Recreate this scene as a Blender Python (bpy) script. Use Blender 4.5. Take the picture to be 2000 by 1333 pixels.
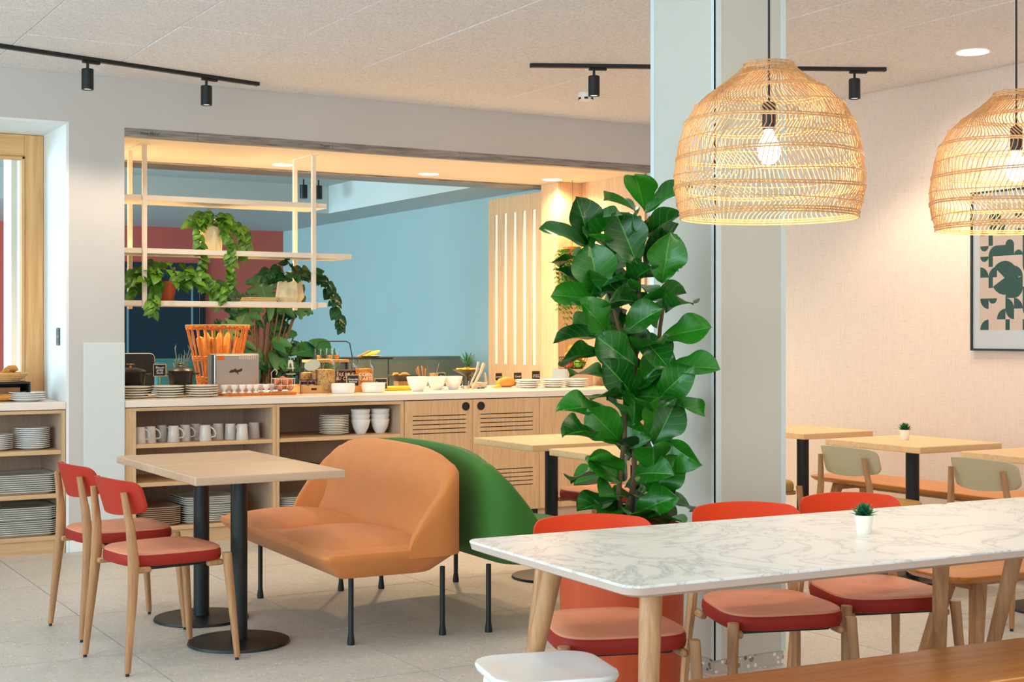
import bpy, bmesh, math, random
from mathutils import Vector, Matrix, Euler
random.seed(7)
PI = math.pi
for o in list(bpy.data.objects): bpy.data.objects.remove(o, do_unlink=True)
scene = bpy.context.scene
COL = scene.collection

# ------------------------------------------------------------------ camera
YAW = math.radians(30.3); EYE = 1.33; FPX = 2800.0
cam_d = bpy.data.cameras.new('camera'); cam_d.sensor_width = 36; cam_d.lens = 36*FPX/2000
cam_d.shift_y = -16.5/2000; cam_d.clip_start = 0.05; cam_d.clip_end = 100
cam = bpy.data.objects.new('camera', cam_d); COL.objects.link(cam)
cam.location = (0, 0, EYE); cam.rotation_euler = (PI/2, 0, -YAW)
scene.camera = cam

# ------------------------------------------------------------------ colour management, world, daylight
vs = scene.view_settings
vs.view_transform = 'Standard'; vs.look = 'None'; vs.gamma = 1; vs.use_curve_mapping = False
vs.exposure = 0.0
w = bpy.data.worlds.new('sky'); scene.world = w; w.use_nodes = True
w.node_tree.nodes['Background'].inputs[0].default_value = (0.62, 0.82, 1.0, 1)
w.node_tree.nodes['Background'].inputs[1].default_value = 1.0
def area(name, loc, direction, sx, sy, power, color, spread=180):
    d = bpy.data.lights.new(name, 'AREA'); d.shape = 'RECTANGLE'; d.size = sx; d.size_y = sy
    d.energy = power; d.color = color; d.spread = math.radians(spread)
    o = bpy.data.objects.new(name, d); COL.objects.link(o); o.location = loc
    o.rotation_euler = Vector(direction).to_track_quat('-Z', 'Y').to_euler(); return o
# daylight falling through the glazed sides of the room (left of and behind the camera) and of the back room
area('window_daylight', (-2.62, 3.4, 1.55), (1, 0, 0.3), 8.6, 2.3, 275, (0.72, 0.92, 1.0))
area('street_daylight', (1.6, -2.12, 1.55), (0, 1, 0.15), 7.0, 2.3, 80, (1.0, 0.92, 0.82))
area('back_room_daylight', (-2.62, 14.2, 1.6), (1, 0, -0.05), 5.6, 2.2, 690, (0.66, 0.93, 1.0))
# ------------------------------------------------------------------ helpers
def survey(px, Y):
    """world X of a sight line through column px of the 2000 px wide photo where it meets depth Y"""
    k = (px-1000)/FPX; s, c = math.sin(YAW), math.cos(YAW)
    return Y*(s+k*c)/(c-k*s)
def lin(r, g, b):
    f = lambda v: (v/255/12.92) if v/255 <= .04045 else ((v/255+.055)/1.055)**2.4
    return (f(r), f(g), f(b), 1)
class MB:
    def __init__(s): s.bm = bmesh.new()
    def _add(s, geom_verts, M):
        bmesh.ops.transform(s.bm, matrix=M, verts=geom_verts)
    def box(s, x0, x1, y0, y1, z0, z1, bev=0.0, seg=1, M=None):
        r = bmesh.ops.create_cube(s.bm, size=1); v = r['verts']
        bmesh.ops.transform(s.bm, matrix=Matrix.Translation(((x0+x1)/2, (y0+y1)/2, (z0+z1)/2)) @ Matrix.Diagonal((abs(x1-x0), abs(y1-y0), abs(z1-z0), 1)), verts=v)
        if bev > 0:
            es = list({e for q in v for e in q.link_edges})
            r2 = bmesh.ops.bevel(s.bm, geom=es, offset=bev, segments=seg, affect='EDGES', profile=.5)
            if M is not None:
                vv = list({q for f in r2['faces'] for q in f.verts})
                bmesh.ops.transform(s.bm, matrix=M, verts=vv)
        elif M is not None: bmesh.ops.transform(s.bm, matrix=M, verts=v)
        return s
    def rings(s, rings, close=True, cap0=True, cap1=True):
        L = [[s.bm.verts.new(p) for p in r] for r in rings]
        n = len(L[0])
        for a, b in zip(L, L[1:]):
            for i in range(n if close else n-1):
                j = (i+1) % n
                try: s.bm.faces.new((a[i], a[j], b[j], b[i]))
                except ValueError: pass
        if cap0 and close: s.bm.faces.new(list(reversed(L[0])))
        if cap1 and close: s.bm.faces.new(L[-1])
        return s
    def lathe(s, prof, seg=24, c=(0, 0, 0), cap0=True, cap1=True):
        R = []
        for r, z in prof:
            R.append([(c[0]+r*math.cos(2*PI*i/seg), c[1]+r*math.sin(2*PI*i/seg), c[2]+z) for i in range(seg)])
        return s.rings(R, True, cap0, cap1)
    def tube(s, pts, r, seg=8, cap=True):
        pts = [Vector(p) for p in pts]; n = len(pts)
        rr = r if isinstance(r, (list, tuple)) else [r]*n
        R = []; up = None
        for i, p in enumerate(pts):
            t = (pts[min(i+1, n-1)]-pts[max(i-1, 0)]).normalized()
            if up is None:
                up = Vector((0, 0, 1)) if abs(t.z) < .9 else Vector((1, 0, 0))
            a = (up-t*up.dot(t)).normalized(); up = a; b = t.cross(a)
            R.append([p+(a*math.cos(2*PI*k/seg)+b*math.sin(2*PI*k/seg))*rr[i] for k in range(seg)])
        return s.rings(R, True, cap, cap)
    def bar(s, p0, p1, w0, w1=None, up=(0, 0, 1)):
        """square bar from p0 to p1, widths (a,b) at the ends"""
        p0, p1 = Vector(p0), Vector(p1); w1 = w1 or w0
        t = (p1-p0).normalized(); up = Vector(up)
        if abs(t.dot(up)) > .95: up = Vector((1, 0, 0))
        a = (up-t*up.dot(t)).normalized(); b = t.cross(a)
        R = []
        for p, (u, v) in ((p0, w0), (p1, w1)):
            R.append([p+a*u/2*i+b*v/2*j for i, j in ((1, 1), (-1, 1), (-1, -1), (1, -1))])
        return s.rings(R)
    def prism(s, poly, z0, z1):
        return s.rings([[(x, y, z0) for x, y in poly], [(x, y, z1) for x, y in poly]])
    def grid(s, f, nu, nv, uv=False):
        V = [[s.bm.verts.new(f(i/nu, j/nv)) for j in range(nv+1)] for i in range(nu+1)]
        lay = s.bm.loops.layers.uv.verify() if uv else None
        for i in range(nu):
            for j in range(nv):
                fc = s.bm.faces.new((V[i][j], V[i+1][j], V[i+1][j+1], V[i][j+1]))
                if uv:
                    for lp, (a, b) in zip(fc.loops, ((i, j), (i+1, j), (i+1, j+1), (i, j+1))):
                        lp[lay].uv = (a/nu, b/nv)
        return s
    def sphere(s, c, r, seg=12, ring=8, sc=(1, 1, 1)):
        q = bmesh.ops.create_uvsphere(s.bm, u_segments=seg, v_segments=ring, radius=r)
        bmesh.ops.transform(s.bm, matrix=Matrix.Translation(c) @ Matrix.Diagonal((*sc, 1)), verts=q['verts']); return s
    def mesh(s, name, mat, smooth=False, fix=True):
        if fix: bmesh.ops.recalc_face_normals(s.bm, faces=s.bm.faces)
        me = bpy.data.meshes.new(name); s.bm.to_mesh(me); s.bm.free()
        me.materials.append(mat)
        if smooth:
            for p in me.polygons: p.use_smooth = True
            try: me.set_sharp_from_angle(angle=math.radians(smooth if smooth is not True else 40))
            except Exception: pass
        return me
    def obj(s, name, mat, parent=None, loc=(0, 0, 0), rz=0, smooth=False, fix=True):
        return link(name, s.mesh(name, mat, smooth, fix), parent, loc, rz)
def link(name, me, parent=None, loc=(0, 0, 0), rz=0, rot=None):
    o = bpy.data.objects.new(name, me); COL.objects.link(o); o.location = loc
    o.rotation_euler = rot if rot is not None else (0, 0, rz)
    if parent is not None: o.parent = parent
    return o
def tag(o, label=None, cat=None, group=None, kind=None):
    if label: o['label'] = label
    if cat: o['category'] = cat
    if group: o['group'] = group
    if kind: o['kind'] = kind
    return o
def thing(name, label, cat, loc=(0, 0, 0), rz=0, group=None):
    return tag(link(name, None, None, loc, rz), label, cat, group)
def dup(root, loc, rz, label, group=None):
    r = root.copy(); COL.objects.link(r); r.location = loc; r.rotation_euler = (0, 0, rz)
    r['label'] = label
    if group: r['group'] = group
    for ch in list(root.children):
        c = ch.copy(); COL.objects.link(c); c.parent = r
        for g in ch.children:
            d = g.copy(); COL.objects.link(d); d.parent = c
    return r
def struct(o, label=None, cat=None): return tag(o, label, cat, None, 'structure')
ORD = ['topmost', 'second', 'third', 'fourth', 'fifth', 'sixth', 'seventh', 'eighth', 'ninth', 'tenth', 'eleventh', 'twelfth', 'thirteenth', 'fourteenth', 'fifteenth', 'sixteenth']
NTH = ['first'] + ORD[1:]
def top_nth(i): return ORD[0] if i == 0 else ORD[i]
# ------------------------------------------------------------------ materials
def mat(name, col, rough=.5, metal=0, spec=None, **k):
    m = bpy.data.materials.new(name); m.use_nodes = True
    b = m.node_tree.nodes['Principled BSDF']
    b.inputs['Base Color'].default_value = col; b.inputs['Roughness'].default_value = rough; b.inputs['Metallic'].default_value = metal
    if spec is not None: b.inputs['Specular IOR Level'].default_value = spec
    for kk, v in k.items():
        b.inputs[{'trans': 'Transmission Weight', 'ior': 'IOR', 'sheen': 'Sheen Weight', 'coat': 'Coat Weight', 'sss': 'Subsurface Weight'}[kk]].default_value = v
    return m
def nodes(m):
    nt = m.node_tree; return nt, nt.nodes, nt.links, nt.nodes['Principled BSDF']
def coords(nt, scale=(1, 1, 1), kind='Object', rot=(0, 0, 0)):
    tc = nt.nodes.new('ShaderNodeTexCoord'); mp = nt.nodes.new('ShaderNodeMapping')
    mp.inputs['Scale'].default_value = scale; mp.inputs['Rotation'].default_value = rot
    nt.links.new(tc.outputs[kind], mp.inputs['Vector']); return mp.outputs['Vector']
def noise(nt, vec, scale, detail=4, rough=.5, dist=0):
    n = nt.nodes.new('ShaderNodeTexNoise'); n.inputs['Scale'].default_value = scale; n.inputs['Detail'].default_value = detail
    n.inputs['Roughness'].default_value = rough; n.inputs['Distortion'].default_value = dist
    nt.links.new(vec, n.inputs['Vector']); return n.outputs['Fac']
def ramp(nt, fac, stops):
    r = nt.nodes.new('ShaderNodeValToRGB'); e = r.color_ramp.elements
    while len(e) < len(stops): e.new(.5)
    for q, (p, c) in zip(e, stops): q.position = p; q.color = c
    nt.links.new(fac, r.inputs['Fac']); return r.outputs['Color']
def bump(nt, b, h, strength=.3, dist=.01):
    n = nt.nodes.new('ShaderNodeBump'); n.inputs['Strength'].default_value = strength; n.inputs['Distance'].default_value = dist
    nt.links.new(h, n.inputs['Height']); nt.links.new(n.outputs['Normal'], b.inputs['Normal'])
def wood(name, c0, c1, axis='x', scale=1.0, rough=.45, c2=None):
    m = mat(name, c0, rough); nt, N, L, b = nodes(m)
    st = {'x': (1.2, 22, 22), 'y': (22, 1.2, 22), 'z': (22, 22, 1.2)}[axis]
    v = coords(nt, tuple(q*scale for q in st))
    f = noise(nt, v, 2.2, 6, .6, .6)
    L.new(ramp(nt, f, [(.3, c0), (.72, c1)] if c2 is None else [(.25, c0), (.55, c1), (.75, c2)]), b.inputs['Base Color'])
    bump(nt, b, f, .05, .002); return m
def emit(name, col, strength):
    m = bpy.data.materials.new(name); m.use_nodes = True; nt = m.node_tree
    nt.nodes.remove(nt.nodes['Principled BSDF']); e = nt.nodes.new('ShaderNodeEmission')
    e.inputs[0].default_value = col; e.inputs[1].default_value = strength
    nt.links.new(e.outputs[0], nt.nodes['Material Output'].inputs[0]); return m
def varied(name, col, rough, amt=.08, scale=6, bump_s=0, bump_scale=200, **k):
    m = mat(name, col, rough, **k); nt, N, L, b = nodes(m)
    v = coords(nt); f = noise(nt, v, scale, 4)
    lo = tuple(max(0, c*(1-amt)) for c in col[:3])+(1,); hi = tuple(min(1, c*(1+amt)) for c in col[:3])+(1,)
    L.new(ramp(nt, f, [(.3, lo), (.7, hi)]), b.inputs['Base Color'])
    if bump_s: bump(nt, b, noise(nt, v, bump_scale, 3), bump_s, .003)
    return m
WALL = varied('painted_wall', lin(202, 198, 194), .8, .02, 2)
WALLW = varied('white_reveal', lin(238, 240, 240), .7, .01, 2)
WALLR = mat('woven_wallcover', lin(222, 206, 194), .85)
nt, N, L, b = nodes(WALLR)
f1 = noise(nt, coords(nt, (3, 3, 90)), 4, 3); f2 = noise(nt, coords(nt, (90, 90, 3)), 4, 3)
mx = N.new('ShaderNodeMath'); mx.operation = 'ADD'; L.new(f1, mx.inputs[0]); L.new(f2, mx.inputs[1])
L.new(ramp(nt, mx.outputs[0], [(.75, lin(211, 196, 185)), (1.2, lin(228, 212, 200))]), b.inputs['Base Color'])
SOFF = varied('soffit_paint', lin(240, 226, 204), .75, .015, 2)
BLUE = varied('blue_wall_paint', lin(160, 188, 192), .8, .02, 1.5)
RED = varied('terracotta_red_wall_paint', lin(206, 100, 88), .8, .05, 1.2)
BULK = varied('bulkhead_paint', lin(205, 215, 216), .8, .02, 2)
WPANEL = mat('glossy_white_panel', lin(214, 222, 222), .3)
STEEL = mat('brushed_steel_track', lin(150, 146, 142), .4, .55)
nt, N, L, b = nodes(STEEL); fs = noise(nt, coords(nt, (2, 30, 30)), 3, 5)
L.new(ramp(nt, fs, [(.3, lin(118, 112, 108)), (.7, lin(172, 168, 164))]), b.inputs['Base Color'])
STEEL2 = mat('stainless_steel', lin(196, 188, 180), .28, .9)
BLK = varied('black_green_metal', lin(9, 22, 24), .42, .1, 8, spec=.5)
BLKM = mat('matt_black', lin(20, 24, 26), .5)
PLW = mat('white_plastic', lin(236, 236, 234), .35)
# ceiling wood-wool panels
CEIL = mat('wood_wool_panel', lin(206, 200, 194), .95); nt, N, L, b = nodes(CEIL)
v = coords(nt, (1, 1, 1)); fa = noise(nt, coords(nt, (28, 90, 20)), 1.6, 5, .7, 1.5)
fb = noise(nt, coords(nt, (90, 28, 20)), 1.6, 5, .7, 1.5)
mm = N.new('ShaderNodeMath'); mm.operation = 'ADD'; L.new(fa, mm.inputs[0]); L.new(fb, mm.inputs[1])
L.new(ramp(nt, mm.outputs[0], [(.72, lin(188, 183, 181)), (1.0, lin(226, 224, 224)), (1.25, lin(240, 239, 240))]), b.inputs['Base Color'])
bump(nt, b, mm.outputs[0], .35, .006)
# terrazzo
def terrazzo(name, base, chips, s=1.0, amount=.12):
    m = mat(name, base, .42); nt, N, L, b = nodes(m)
    v = coords(nt)
    cloud = noise(nt, v, 3.0, 5); c = ramp(nt, cloud, [(.3, tuple(q*.93 for q in base[:3])+(1,)), (.7, base)])
    for k, (sc, col, th) in enumerate(chips):
        vo = N.new('ShaderNodeTexVoronoi'); vo.inputs['Scale'].default_value = sc*s; L.new(v, vo.inputs['Vector'])
        wn = N.new('ShaderNodeSeparateColor'); L.new(vo.outputs['Color'], wn.inputs[0])
        a = N.new('ShaderNodeMath'); a.operation = 'GREATER_THAN'; L.new(wn.outputs[k % 3], a.inputs[0]); a.inputs[1].default_value = 1-amount
        d = N.new('ShaderNodeMath'); d.operation = 'LESS_THAN'; L.new(vo.outputs['Distance'], d.inputs[0]); d.inputs[1].default_value = th
        e = N.new('ShaderNodeMath'); e.operation = 'MULTIPLY'; L.new(a.outputs[0], e.inputs[0]); L.new(d.outputs[0], e.inputs[1])
        mi = N.new('ShaderNodeMix'); mi.data_type = 'RGBA'; L.new(e.outputs[0], mi.inputs['Factor']); L.new(c, mi.inputs['A']); mi.inputs['B'].default_value = col
        c = mi.outputs['Result']
    L.new(c, b.inputs['Base Color']); return m
TERR = terrazzo('terrazzo_tile', lin(198, 193, 185), [(42, lin(186, 176, 162), .4), (70, lin(222, 217, 208), .4), (30, lin(194, 185, 172), .4), (95, lin(158, 138, 120), .3)], 1, .12)
PLINTH = terrazzo('terrazzo_plinth', lin(190, 186, 178), [(45, lin(96, 98, 96), .5), (34, lin(150, 122, 100), .5), (60, lin(236, 234, 228), .5)], 1, .2)
GROUT = mat('grout', lin(92, 86, 80), .9)
# timbers
OAK = wood('oak_veneer_upright', lin(196, 158, 118), lin(222, 186, 144), 'z', 1.2, .5)
OAKX = wood('oak_veneer_level', lin(198, 160, 118), lin(224, 188, 144), 'x', 1.0, .5)
OAKIN = wood('greige_laminate_interior', lin(186, 160, 136), lin(206, 180, 156), 'z', 1.2, .6)
PINE = wood('pine_frame', lin(205, 150, 92), lin(232, 184, 124), 'z', .7, .45)
PINEX = wood('pine_frame_level', lin(205, 150, 92), lin(232, 184, 124), 'x', .7, .45)
TABW = wood('tabletop_oak', lin(190, 158, 128), lin(212, 182, 152), 'x', .8, .4)
TABWR = wood('tabletop_honey_oak', lin(222, 176, 122), lin(240, 200, 150), 'x', .8, .4)
LEGW = wood('ash_leg', lin(158, 110, 72), lin(200, 152, 104), 'z', 1.0, .45)
BENCH = wood('honey_bench', lin(184, 104, 30), lin(210, 134, 56), 'x', .9, .3, lin(224, 154, 80))
SHELFP = mat('cream_powder_coat', lin(242, 230, 212), .45)
TOPW = varied('cream_solid_worktop', lin(238, 226, 214), .3, .02, 5)
# marble
MARB = mat('white_marble', lin(236, 234, 226), .3); nt, N, L, b = nodes(MARB)
v = coords(nt, (1, 1, 1)); wv = N.new('ShaderNodeTexNoise'); wv.inputs['Scale'].default_value = 2.3; wv.inputs['Detail'].default_value = 9; wv.inputs['Roughness'].default_value = .62; wv.inputs['Distortion'].default_value = 1.9
L.new(v, wv.inputs['Vector'])
ab = N.new('ShaderNodeMath'); ab.operation = 'SUBTRACT'; L.new(wv.outputs['Fac'], ab.inputs[0]); ab.inputs[1].default_value = .5
ab2 = N.new('ShaderNodeMath'); ab2.operation = 'ABSOLUTE'; L.new(ab.outputs[0], ab2.inputs[0])
msk = noise(nt, v, 1.6, 3)
dv = N.new('ShaderNodeMath'); dv.operation = 'DIVIDE'; L.new(ab2.outputs[0], dv.inputs[0]); L.new(msk, dv.inputs[1])
L.new(ramp(nt, dv.outputs[0], [(0, lin(186, 186, 188)), (.018, lin(214, 213, 210)), (.06, lin(231, 229, 223)), (.3, lin(236, 234, 227))]), b.inputs['Base Color'])
MEDGE = mat('marble_top_edge', lin(196, 174, 160), .5)
# upholstery and chair plastics
ORF = varied('tan_orange_wool', lin(206, 126, 62), .75, .04, 14, .12, 420, sheen=.1)
GRF = varied('grass_green_wool', lin(54, 114, 32), .75, .04, 14, .12, 420, sheen=.08)
LEA = varied('red_leather_lit_top', lin(212, 138, 106), .5, .06, 9, .05, 240, spec=.3)  # seat tops: light from above is put into this paler colour
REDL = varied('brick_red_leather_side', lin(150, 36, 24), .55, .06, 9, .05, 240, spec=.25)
REDP = varied('brick_red_plastic', lin(174, 44, 26), .5, .02, 6, spec=.3)
ORP = varied('bright_orange_red_plastic', lin(212, 58, 6), .48, .02, 6, spec=.3)
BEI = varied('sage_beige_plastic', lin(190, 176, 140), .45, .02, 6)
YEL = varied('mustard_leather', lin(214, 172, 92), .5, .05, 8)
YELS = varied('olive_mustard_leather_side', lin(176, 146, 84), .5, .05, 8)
WST = mat('white_lacquer', lin(238, 238, 236), .35)
POTO = wood('terracotta_planter', lin(188, 72, 34), lin(198, 82, 42), 'z', .8, .55)
# ceramics, food, plants
CER = mat('cream_glazed_ceramic', lin(246, 240, 224), .2)
CERW = mat('white_glazed_ceramic', lin(244, 243, 240), .16)
MUG = mat('stone_grey_ceramic', lin(214, 206, 198), .18)
TRAYW = mat('white_melamine_tray', lin(222, 222, 214), .35)
TRAYB = mat('brown_tray', lin(186, 152, 126), .5)
TRAYD = mat('grey_green_tray', lin(112, 108, 98), .5)
CAST = mat('black_cast_iron', lin(30, 32, 32), .38)
BRASS = mat('brass', lin(212, 168, 96), .25, 1)
WICK = wood('wicker', lin(178, 92, 26), lin(224, 140, 58), 'z', 2.0, .6)
RATT = wood('rattan_cane', lin(186, 132, 78), lin(222, 176, 122), 'z', 2.0, .55)
BREAD = varied('baguette_crust', lin(206, 138, 60), .7, .2, 14)
CHALK = mat('chalkboard', lin(26, 30, 30), .6)
GOLDP = mat('gilt_sign_edge', lin(206, 176, 120), .5)
INK = mat('white_chalk_lettering', lin(238, 238, 232), .8)
INKB = mat('black_marker', lin(34, 34, 38), .7)
INKR = mat('dark_brown_print', lin(78, 32, 22), .5)
GLASS = mat('clear_glass', (1, 1, 1, 1), .02, 0, trans=1.0, ior=1.12)
PANE = mat('window_glass', (1, 1, 1, 1), .0, 0, trans=1.0, ior=1.02)
def leafmat(name, c0, c1, vein, rough=.35, veined=True):
    m = mat(name, c0, rough); nt, N, L, b = nodes(m)
    oi = N.new('ShaderNodeObjectInfo'); col = ramp(nt, oi.outputs['Random'], [(0, c0), (1, c1)])
    if veined:
        uvn = N.new('ShaderNodeUVMap'); sp = N.new('ShaderNodeSeparateXYZ'); L.new(uvn.outputs[0], sp.inputs[0])
        s1 = N.new('ShaderNodeMath'); s1.operation = 'SUBTRACT'; L.new(sp.outputs['Y'], s1.inputs[0]); s1.inputs[1].default_value = .5
        s2 = N.new('ShaderNodeMath'); s2.operation = 'ABSOLUTE'; L.new(s1.outputs[0], s2.inputs[0])
        s3 = N.new('ShaderNodeMath'); s3.operation = 'LESS_THAN'; L.new(s2.outputs[0], s3.inputs[0]); s3.inputs[1].default_value = .018
        # side veins
        q = N.new('ShaderNodeMath'); q.operation = 'MULTIPLY_ADD'; L.new(s2.outputs[0], q.inputs[0]); q.inputs[1].default_value = -.55; L.new(sp.outputs['X'], q.inputs[2])
        q2 = N.new('ShaderNodeMath'); q2.operation = 'MULTIPLY'; L.new(q.outputs[0], q2.inputs[0]); q2.inputs[1].default_value = 6.5
        q3 = N.new('ShaderNodeMath'); q3.operation = 'FRACT'; L.new(q2.outputs[0], q3.inputs[0])
        q4 = N.new('ShaderNodeMath'); q4.operation = 'LESS_THAN'; L.new(q3.outputs[0], q4.inputs[0]); q4.inputs[1].default_value = .09
        q5 = N.new('ShaderNodeMath'); q5.operation = 'MULTIPLY'; L.new(q4.outputs[0], q5.inputs[0]); q5.inputs[1].default_value = .45
        mxm = N.new('ShaderNodeMath'); mxm.operation = 'MAXIMUM'; L.new(s3.outputs[0], mxm.inputs[0]); L.new(q5.outputs[0], mxm.inputs[1])
        mi = N.new('ShaderNodeMix'); mi.data_type = 'RGBA'; L.new(mxm.outputs[0], mi.inputs['Factor']); L.new(col, mi.inputs['A']); mi.inputs['B'].default_value = vein
        col = mi.outputs['Result']
    L.new(col, b.inputs['Base Color']); return m
FIG = leafmat('fig_leaf', lin(10, 70, 16), lin(36, 118, 20), lin(70, 140, 48), .3)
POTH = leafmat('pothos_leaf', lin(16, 84, 14), lin(104, 156, 26), lin(130, 176, 60), .4)
MONS = leafmat('monstera_leaf', lin(8, 58, 26), lin(22, 92, 30), lin(36, 104, 42), .5)
STEM = varied('woody_stem', lin(92, 74, 46), .8, .2, 20)
VINE = mat('green_vine', lin(120, 140, 50), .6)
SUCC = leafmat('succulent_leaf', lin(36, 100, 66), lin(74, 140, 92), lin(60, 120, 80), .45, False)
SILV = mat('silver_green_spike', lin(120, 150, 150), .5)
SOIL = varied('potting_soil', lin(58, 44, 34), .95, .3, 60)
TERC = varied('terracotta_clay', lin(190, 88, 48), .8, .08, 10)
CREAMP = varied('cream_planter', lin(236, 214, 170), .6, .03, 8)
# ------------------------------------------------------------------ room shell
WY = 8.835; CZ = 2.9; SZ = 2.544; XL, XR, XW = 2.396, 6.364, 6.76
ROOM_X0, ROOM_Y0, BACK_Y = -2.5, -2.0, 17.4
fl = MB().box(ROOM_X0, XW, ROOM_Y0, BACK_Y, -.12, -.006).obj('floor', GROUT)
struct(fl, 'pale terrazzo tiled floor with dark joints', 'floor')
TS = .905; tile_me = MB().box(-TS/2+.002, TS/2-.0025, -TS/2+.0025, TS/2-.0025, -.03, 0).mesh('tile', TERR)
for i in range(-5, 7):
    for j in range(-10, 6):
        x0, y0 = 1.64+i*TS, 5.935+j*TS
        cx, cy = x0+TS/2, y0+TS/2
        if cx+TS/2 > XW+.5 or cx-TS/2 < ROOM_X0-.5 or cy-TS/2 < ROOM_Y0-.5: continue
        t = link('tile', tile_me, fl, (cx, cy, 0))
        sx = 1; sy = 1
        if cx+TS/2 > XW: # cut tile along the right wall
            wdt = XW-(cx-TS/2)
            if wdt < .05: bpy.data.objects.remove(t); continue
            t.scale.x = wdt/TS; t.location.x = cx-TS/2+wdt/2
ce = MB().box(ROOM_X0, XW, ROOM_Y0, BACK_Y, CZ+.03, CZ+.15).obj('ceiling', BULK)
struct(ce, 'ceiling of pale wood-wool panels', 'ceiling')
PW, PLN = .645, 1.2
pan_me = MB().box(-PW/2+.0015, PW/2-.0015, -PLN/2+.0015, PLN/2-.0015, 0, .03, .003).mesh('ceiling_panel', CEIL)
for i in range(-7, 8):
    cx = 1.593+PW*(i+.5)
    if cx < ROOM_X0-.4 or cx > XW+.3: continue
    off = 0 if (i % 2) == 1 else .6
    for j in range(-8, 3):
        y0 = 7.2+off+j*PLN; y1 = y0+PLN
        if y1 < ROOM_Y0+.1 or y0 > WY-.02: continue
        y0c, y1c = max(y0, ROOM_Y0), min(y1, WY)
        x0c, x1c = cx-PW/2, min(cx+PW/2, XW)
        if x1c-x0c < .05 or y1c-y0c < .05: continue
        p = link('ceiling_panel', pan_me, ce, ((x0c+x1c)/2, (y0c+y1c)/2, CZ+.0015*random.uniform(-1, 1)))
        p.scale = ((x1c-x0c)/PW, (y1c-y0c)/PLN, 1)
m = MB()
m.box(ROOM_X0, .15, WY, 9.54, 0, CZ+.03)
m.box(.15, 2.06, WY, 9.54, 2.606, CZ+.03)
m.box(2.06, XL, WY, 10.35, 0, CZ+.03)
m.box(XL, XW, WY, WY+.06, SZ+.05, CZ+.03)
m.box(XR+.02, XW, WY, 10.35, 0, SZ+.05)
m.box(XR+.02, XW, WY+.06, 10.35, SZ+.05, CZ+.03)
struct(m.obj('wall_front', WALL), 'grey beige wall around the buffet opening', 'wall')
# bright painted lining of the left niche
m = MB(); m.box(2.044, 2.06, WY+.002, 9.5, 0, 2.606); m.box(.15, 2.044, WY+.002, 9.5, 2.592, 2.606)
struct(m.obj('trim_1', WALLW), 'white lining of the window niche', 'niche lining')
m = MB().box(.15, 2.06, 9.5, 9.54, 0, .95); struct(m.obj('wall_niche', WALLW), 'white wall below the pine window', 'wall')
m = MB().box(XL, XR+.02, WY+.06, 10.4, SZ, CZ+.03); struct(m.obj('ceiling_passage', SOFF), 'warm lit soffit above the buffet', 'soffit')
# steel tracks with joints
tr = tag(link('trim_2', None, None, (0, 0, 0)), 'brushed steel track along the edge of the buffet opening', 'track', None, 'structure')
xs = [XL, 2.86, 3.78, 4.74, 5.6, XR+.02]
for a, c in zip(xs, xs[1:]): MB().box(a+.001, c-.001, WY-.006, WY+.06, SZ-.002, SZ+.05, .002).obj('track_segment', STEEL, tr)
tr2 = tag(link('trim_3', None, None, (0, 0, 0)), 'steel track across the soffit behind the hanging shelf', 'track', None, 'structure')
xs = [XL, 3.35, 4.5, 5.4, 6.2]
for a, c in zip(xs, xs[1:]):
    MB().box(a+.001, c-.001, 10.07, 10.4, SZ-.014, SZ, .002).obj('track_segment', STEEL, tr2)
struct(MB().box(2.145, XL-.001, WY-.012, WY, .075, 1.268, .002).obj('trim_4', WPANEL), 'glossy white splash panel on the pier', 'wall panel')
struct(MB().box(2.062, XL, WY-.02, WY, 0, .075, .003).obj('baseboard_front', WALLW), 'pale baseboard at the pier', 'baseboard')
struct(MB().box(XR, XR+.02, WY+.06, 9.76, 0, SZ).obj('trim_5', OAK), 'oak panelled side wall of the buffet passage', 'wall panel')
struct(MB().box(6.13, XR+.02, 9.76, 10.02, 0, SZ, .003).obj('trim_6', OAK), 'oak post at the end of the buffet passage', 'post')
struct(MB().box(XW, XW+.1, ROOM_Y0, WY, 0, CZ+.03).obj('wall_right', WALLR), 'beige woven wallcovering wall with the framed print', 'wall')
struct(MB().box(XW-.012, XW, ROOM_Y0, WY, 0, .07, .002).obj('baseboard_right', WALLR), 'beige baseboard along the right wall', 'baseboard')
# glazed sides (outside the photograph): left wall and rear wall with window openings
m = MB(); m.box(ROOM_X0-.1, ROOM_X0, ROOM_Y0, -.9, 0, CZ+.03); m.box(ROOM_X0-.1, ROOM_X0, 7.7, WY, 0, CZ+.03); m.box(ROOM_X0-.1, ROOM_X0, -.9, 7.7, 0, .4); m.box(ROOM_X0-.1, ROOM_X0, -.9, 7.7, 2.7, CZ+.03)
struct(m.obj('wall_left', WALL))
m = MB(); m.box(ROOM_X0, -1.9, ROOM_Y0-.1, ROOM_Y0, 0, CZ+.03); m.box(5.1, XW, ROOM_Y0-.1, ROOM_Y0, 0, CZ+.03); m.box(-1.9, 5.1, ROOM_Y0-.1, ROOM_Y0, 0, .4); m.box(-1.9, 5.1, ROOM_Y0-.1, ROOM_Y0, 2.7, CZ+.03)
struct(m.obj('wall_rear', WALL))
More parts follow.
